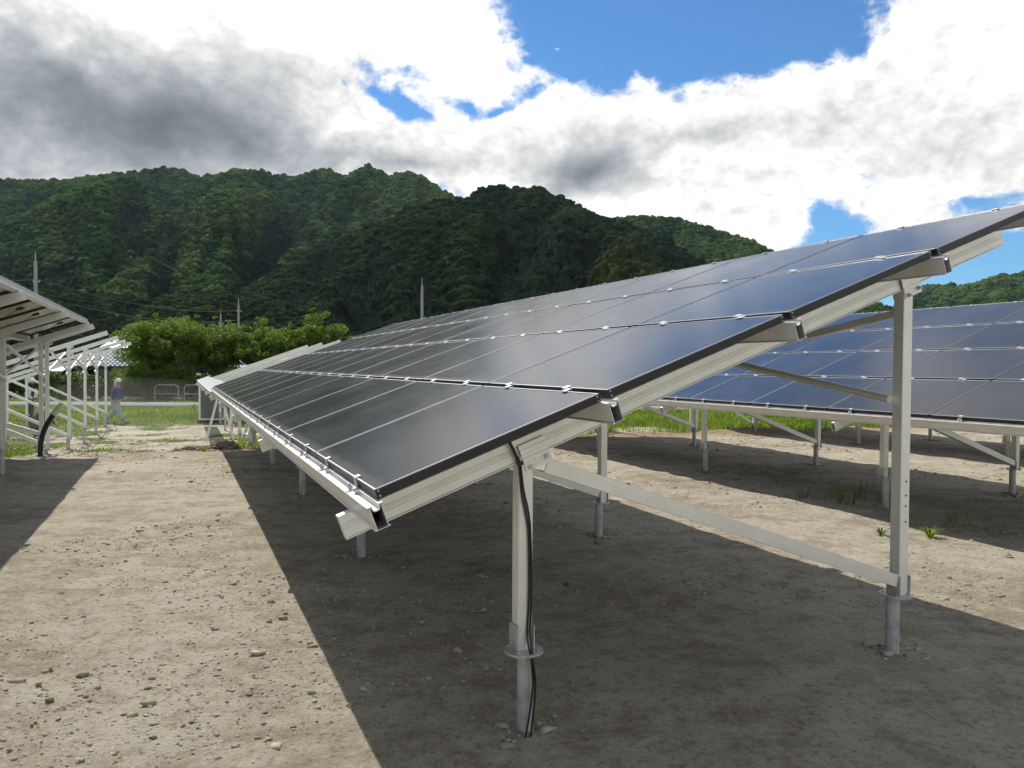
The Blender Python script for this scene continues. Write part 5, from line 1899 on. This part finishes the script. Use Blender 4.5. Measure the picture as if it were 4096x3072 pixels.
# third worker, dark hair, crouching with tan trousers
w3x, w3y = -13.75, 22.0
w3 = empty('person', (w3x, w3y, gz(w3x, w3y)), R(75))
tag(w3, 'dark-haired worker in brown clothes crouching behind the left posts', 'person')
v = [(-0.05, 0, 0.40), (0.02, 0, 0.54), (0.13, 0, 0.68), (0.22, 0, 0.78), (0.27, 0, 0.84), (0.30, 0, 0.89), (0.33, 0, 0.97)]
e = [(i, i + 1) for i in range(6)]
rd = [(0.14, 0.155), (0.13, 0.15), (0.13, 0.165), (0.11, 0.16), (0.062, 0.075), (0.058, 0.058), (0.085, 0.075)]
chain(v, e, rd, 0, [(-0.02, -0.11, 0.38), (0.32, -0.15, 0.46), (0.10, -0.13, 0.09)], [0.115, 0.085, 0.06])
chain(v, e, rd, 0, [(-0.02, 0.11, 0.38), (0.32, 0.15, 0.42), (0.06, 0.14, 0.09)], [0.115, 0.085, 0.06])
chain(v, e, rd, 3, [(0.22, -0.18, 0.76), (0.30, -0.22, 0.54), (0.48, -0.16, 0.42)], [0.07, 0.05, 0.036])
chain(v, e, rd, 3, [(0.22, 0.18, 0.76), (0.30, 0.22, 0.54), (0.48, 0.16, 0.42)], [0.07, 0.05, 0.036])
M['brown_shirt'] = mat('brown_work_clothes', (0.11, 0.075, 0.045), 0.9)
skin_body('body', v, e, rd, 0, 'brown_shirt', w3)
hd = MB()
ellipsoid(hd, (0.34, 0, 0.975), (0.098, 0.076, 0.118))
hd.tube([(0.42, 0, 0.98), (0.45, 0, 0.955), (0.428, 0, 0.94)], [0.012, 0.016, 0.010], 6)
hd.build('head', 'skin', w3)
hr = MB()
ellipsoid(hr, (0.315, 0, 1.015), (0.108, 0.088, 0.098), 14, 8, 0.06, 5)
hr.build('hair', 'hair', w3)
hn = MB()
hand(hn, (0.48, -0.16, 0.42), (0.7, 0, -0.6), (0.6, 0.1, 0.7))
hand(hn, (0.48, 0.16, 0.42), (0.7, 0, -0.6), (0.6, -0.1, 0.7))
hn.build('hands', 'skin', w3)
for s in (-1, 1):
    s_ = MB()
    ellipsoid(s_, (0.03, 0, 0), (0.135, 0.048, 0.050), 12, 7)
    s_.bbox(-0.09, 0.15, -0.045, 0.045, -0.055, -0.035, 0.006)
    s_.build('shoe', 'shoe', w3, (0.10, s * 0.135, 0.055))
    s2 = MB()
    ellipsoid(s2, (0.03, 0, 0), (0.135, 0.048, 0.050), 12, 7)
    s2.bbox(-0.09, 0.15, -0.045, 0.045, -0.055, -0.035, 0.006)
    s2.build('shoe', 'shoe', w2, (0.03, s * 0.1, 0.055))

# ------------------------------------------------------------------ air
hz = MB().box(-2250, 2250, -320, 2250, -3.0, 420.0).mesh('haze')
hm = bpy.data.materials.new('summer_haze')
hm.use_nodes = True
ht = hm.node_tree
ht.nodes.clear()
pv = ht.nodes.new('ShaderNodeVolumePrincipled')
pv.inputs['Color'].default_value = (0.62, 0.82, 1.0, 1)
pv.inputs['Density'].default_value = 0.000036
pv.inputs['Anisotropy'].default_value = 0.2
ho = ht.nodes.new('ShaderNodeOutputMaterial')
ht.links.new(pv.outputs[0], ho.inputs['Volume'])
hm.cycles.homogeneous_volume = True if hasattr(hm.cycles, 'homogeneous_volume') else False
tag(link('haze', hz, hm), 'thin summer haze over the valley', 'haze', kind='stuff')

# dust hanging over the path of the walking worker
dz = MB()
ellipsoid(dz, (0, 0, 0), (3.6, 5.5, 1.35), 28, 18)
dm = bpy.data.materials.new('hanging_dust')
dm.use_nodes = True
dt = dm.node_tree
dt.nodes.clear()
pv = dt.nodes.new('ShaderNodeVolumePrincipled')
pv.inputs['Color'].default_value = (1.0, 0.96, 0.88, 1)
pv.inputs['Density'].default_value = 0.008
pv.inputs['Anisotropy'].default_value = 0.3
do = dt.nodes.new('ShaderNodeOutputMaterial')
dt.links.new(pv.outputs[0], do.inputs['Volume'])
tag(dz.build('dust', dm, None, (-11.6, 23.5, -0.1), (0, 0, -A)), 'pale dust hanging in the air around the walking worker', 'dust', kind='stuff')
#@@END
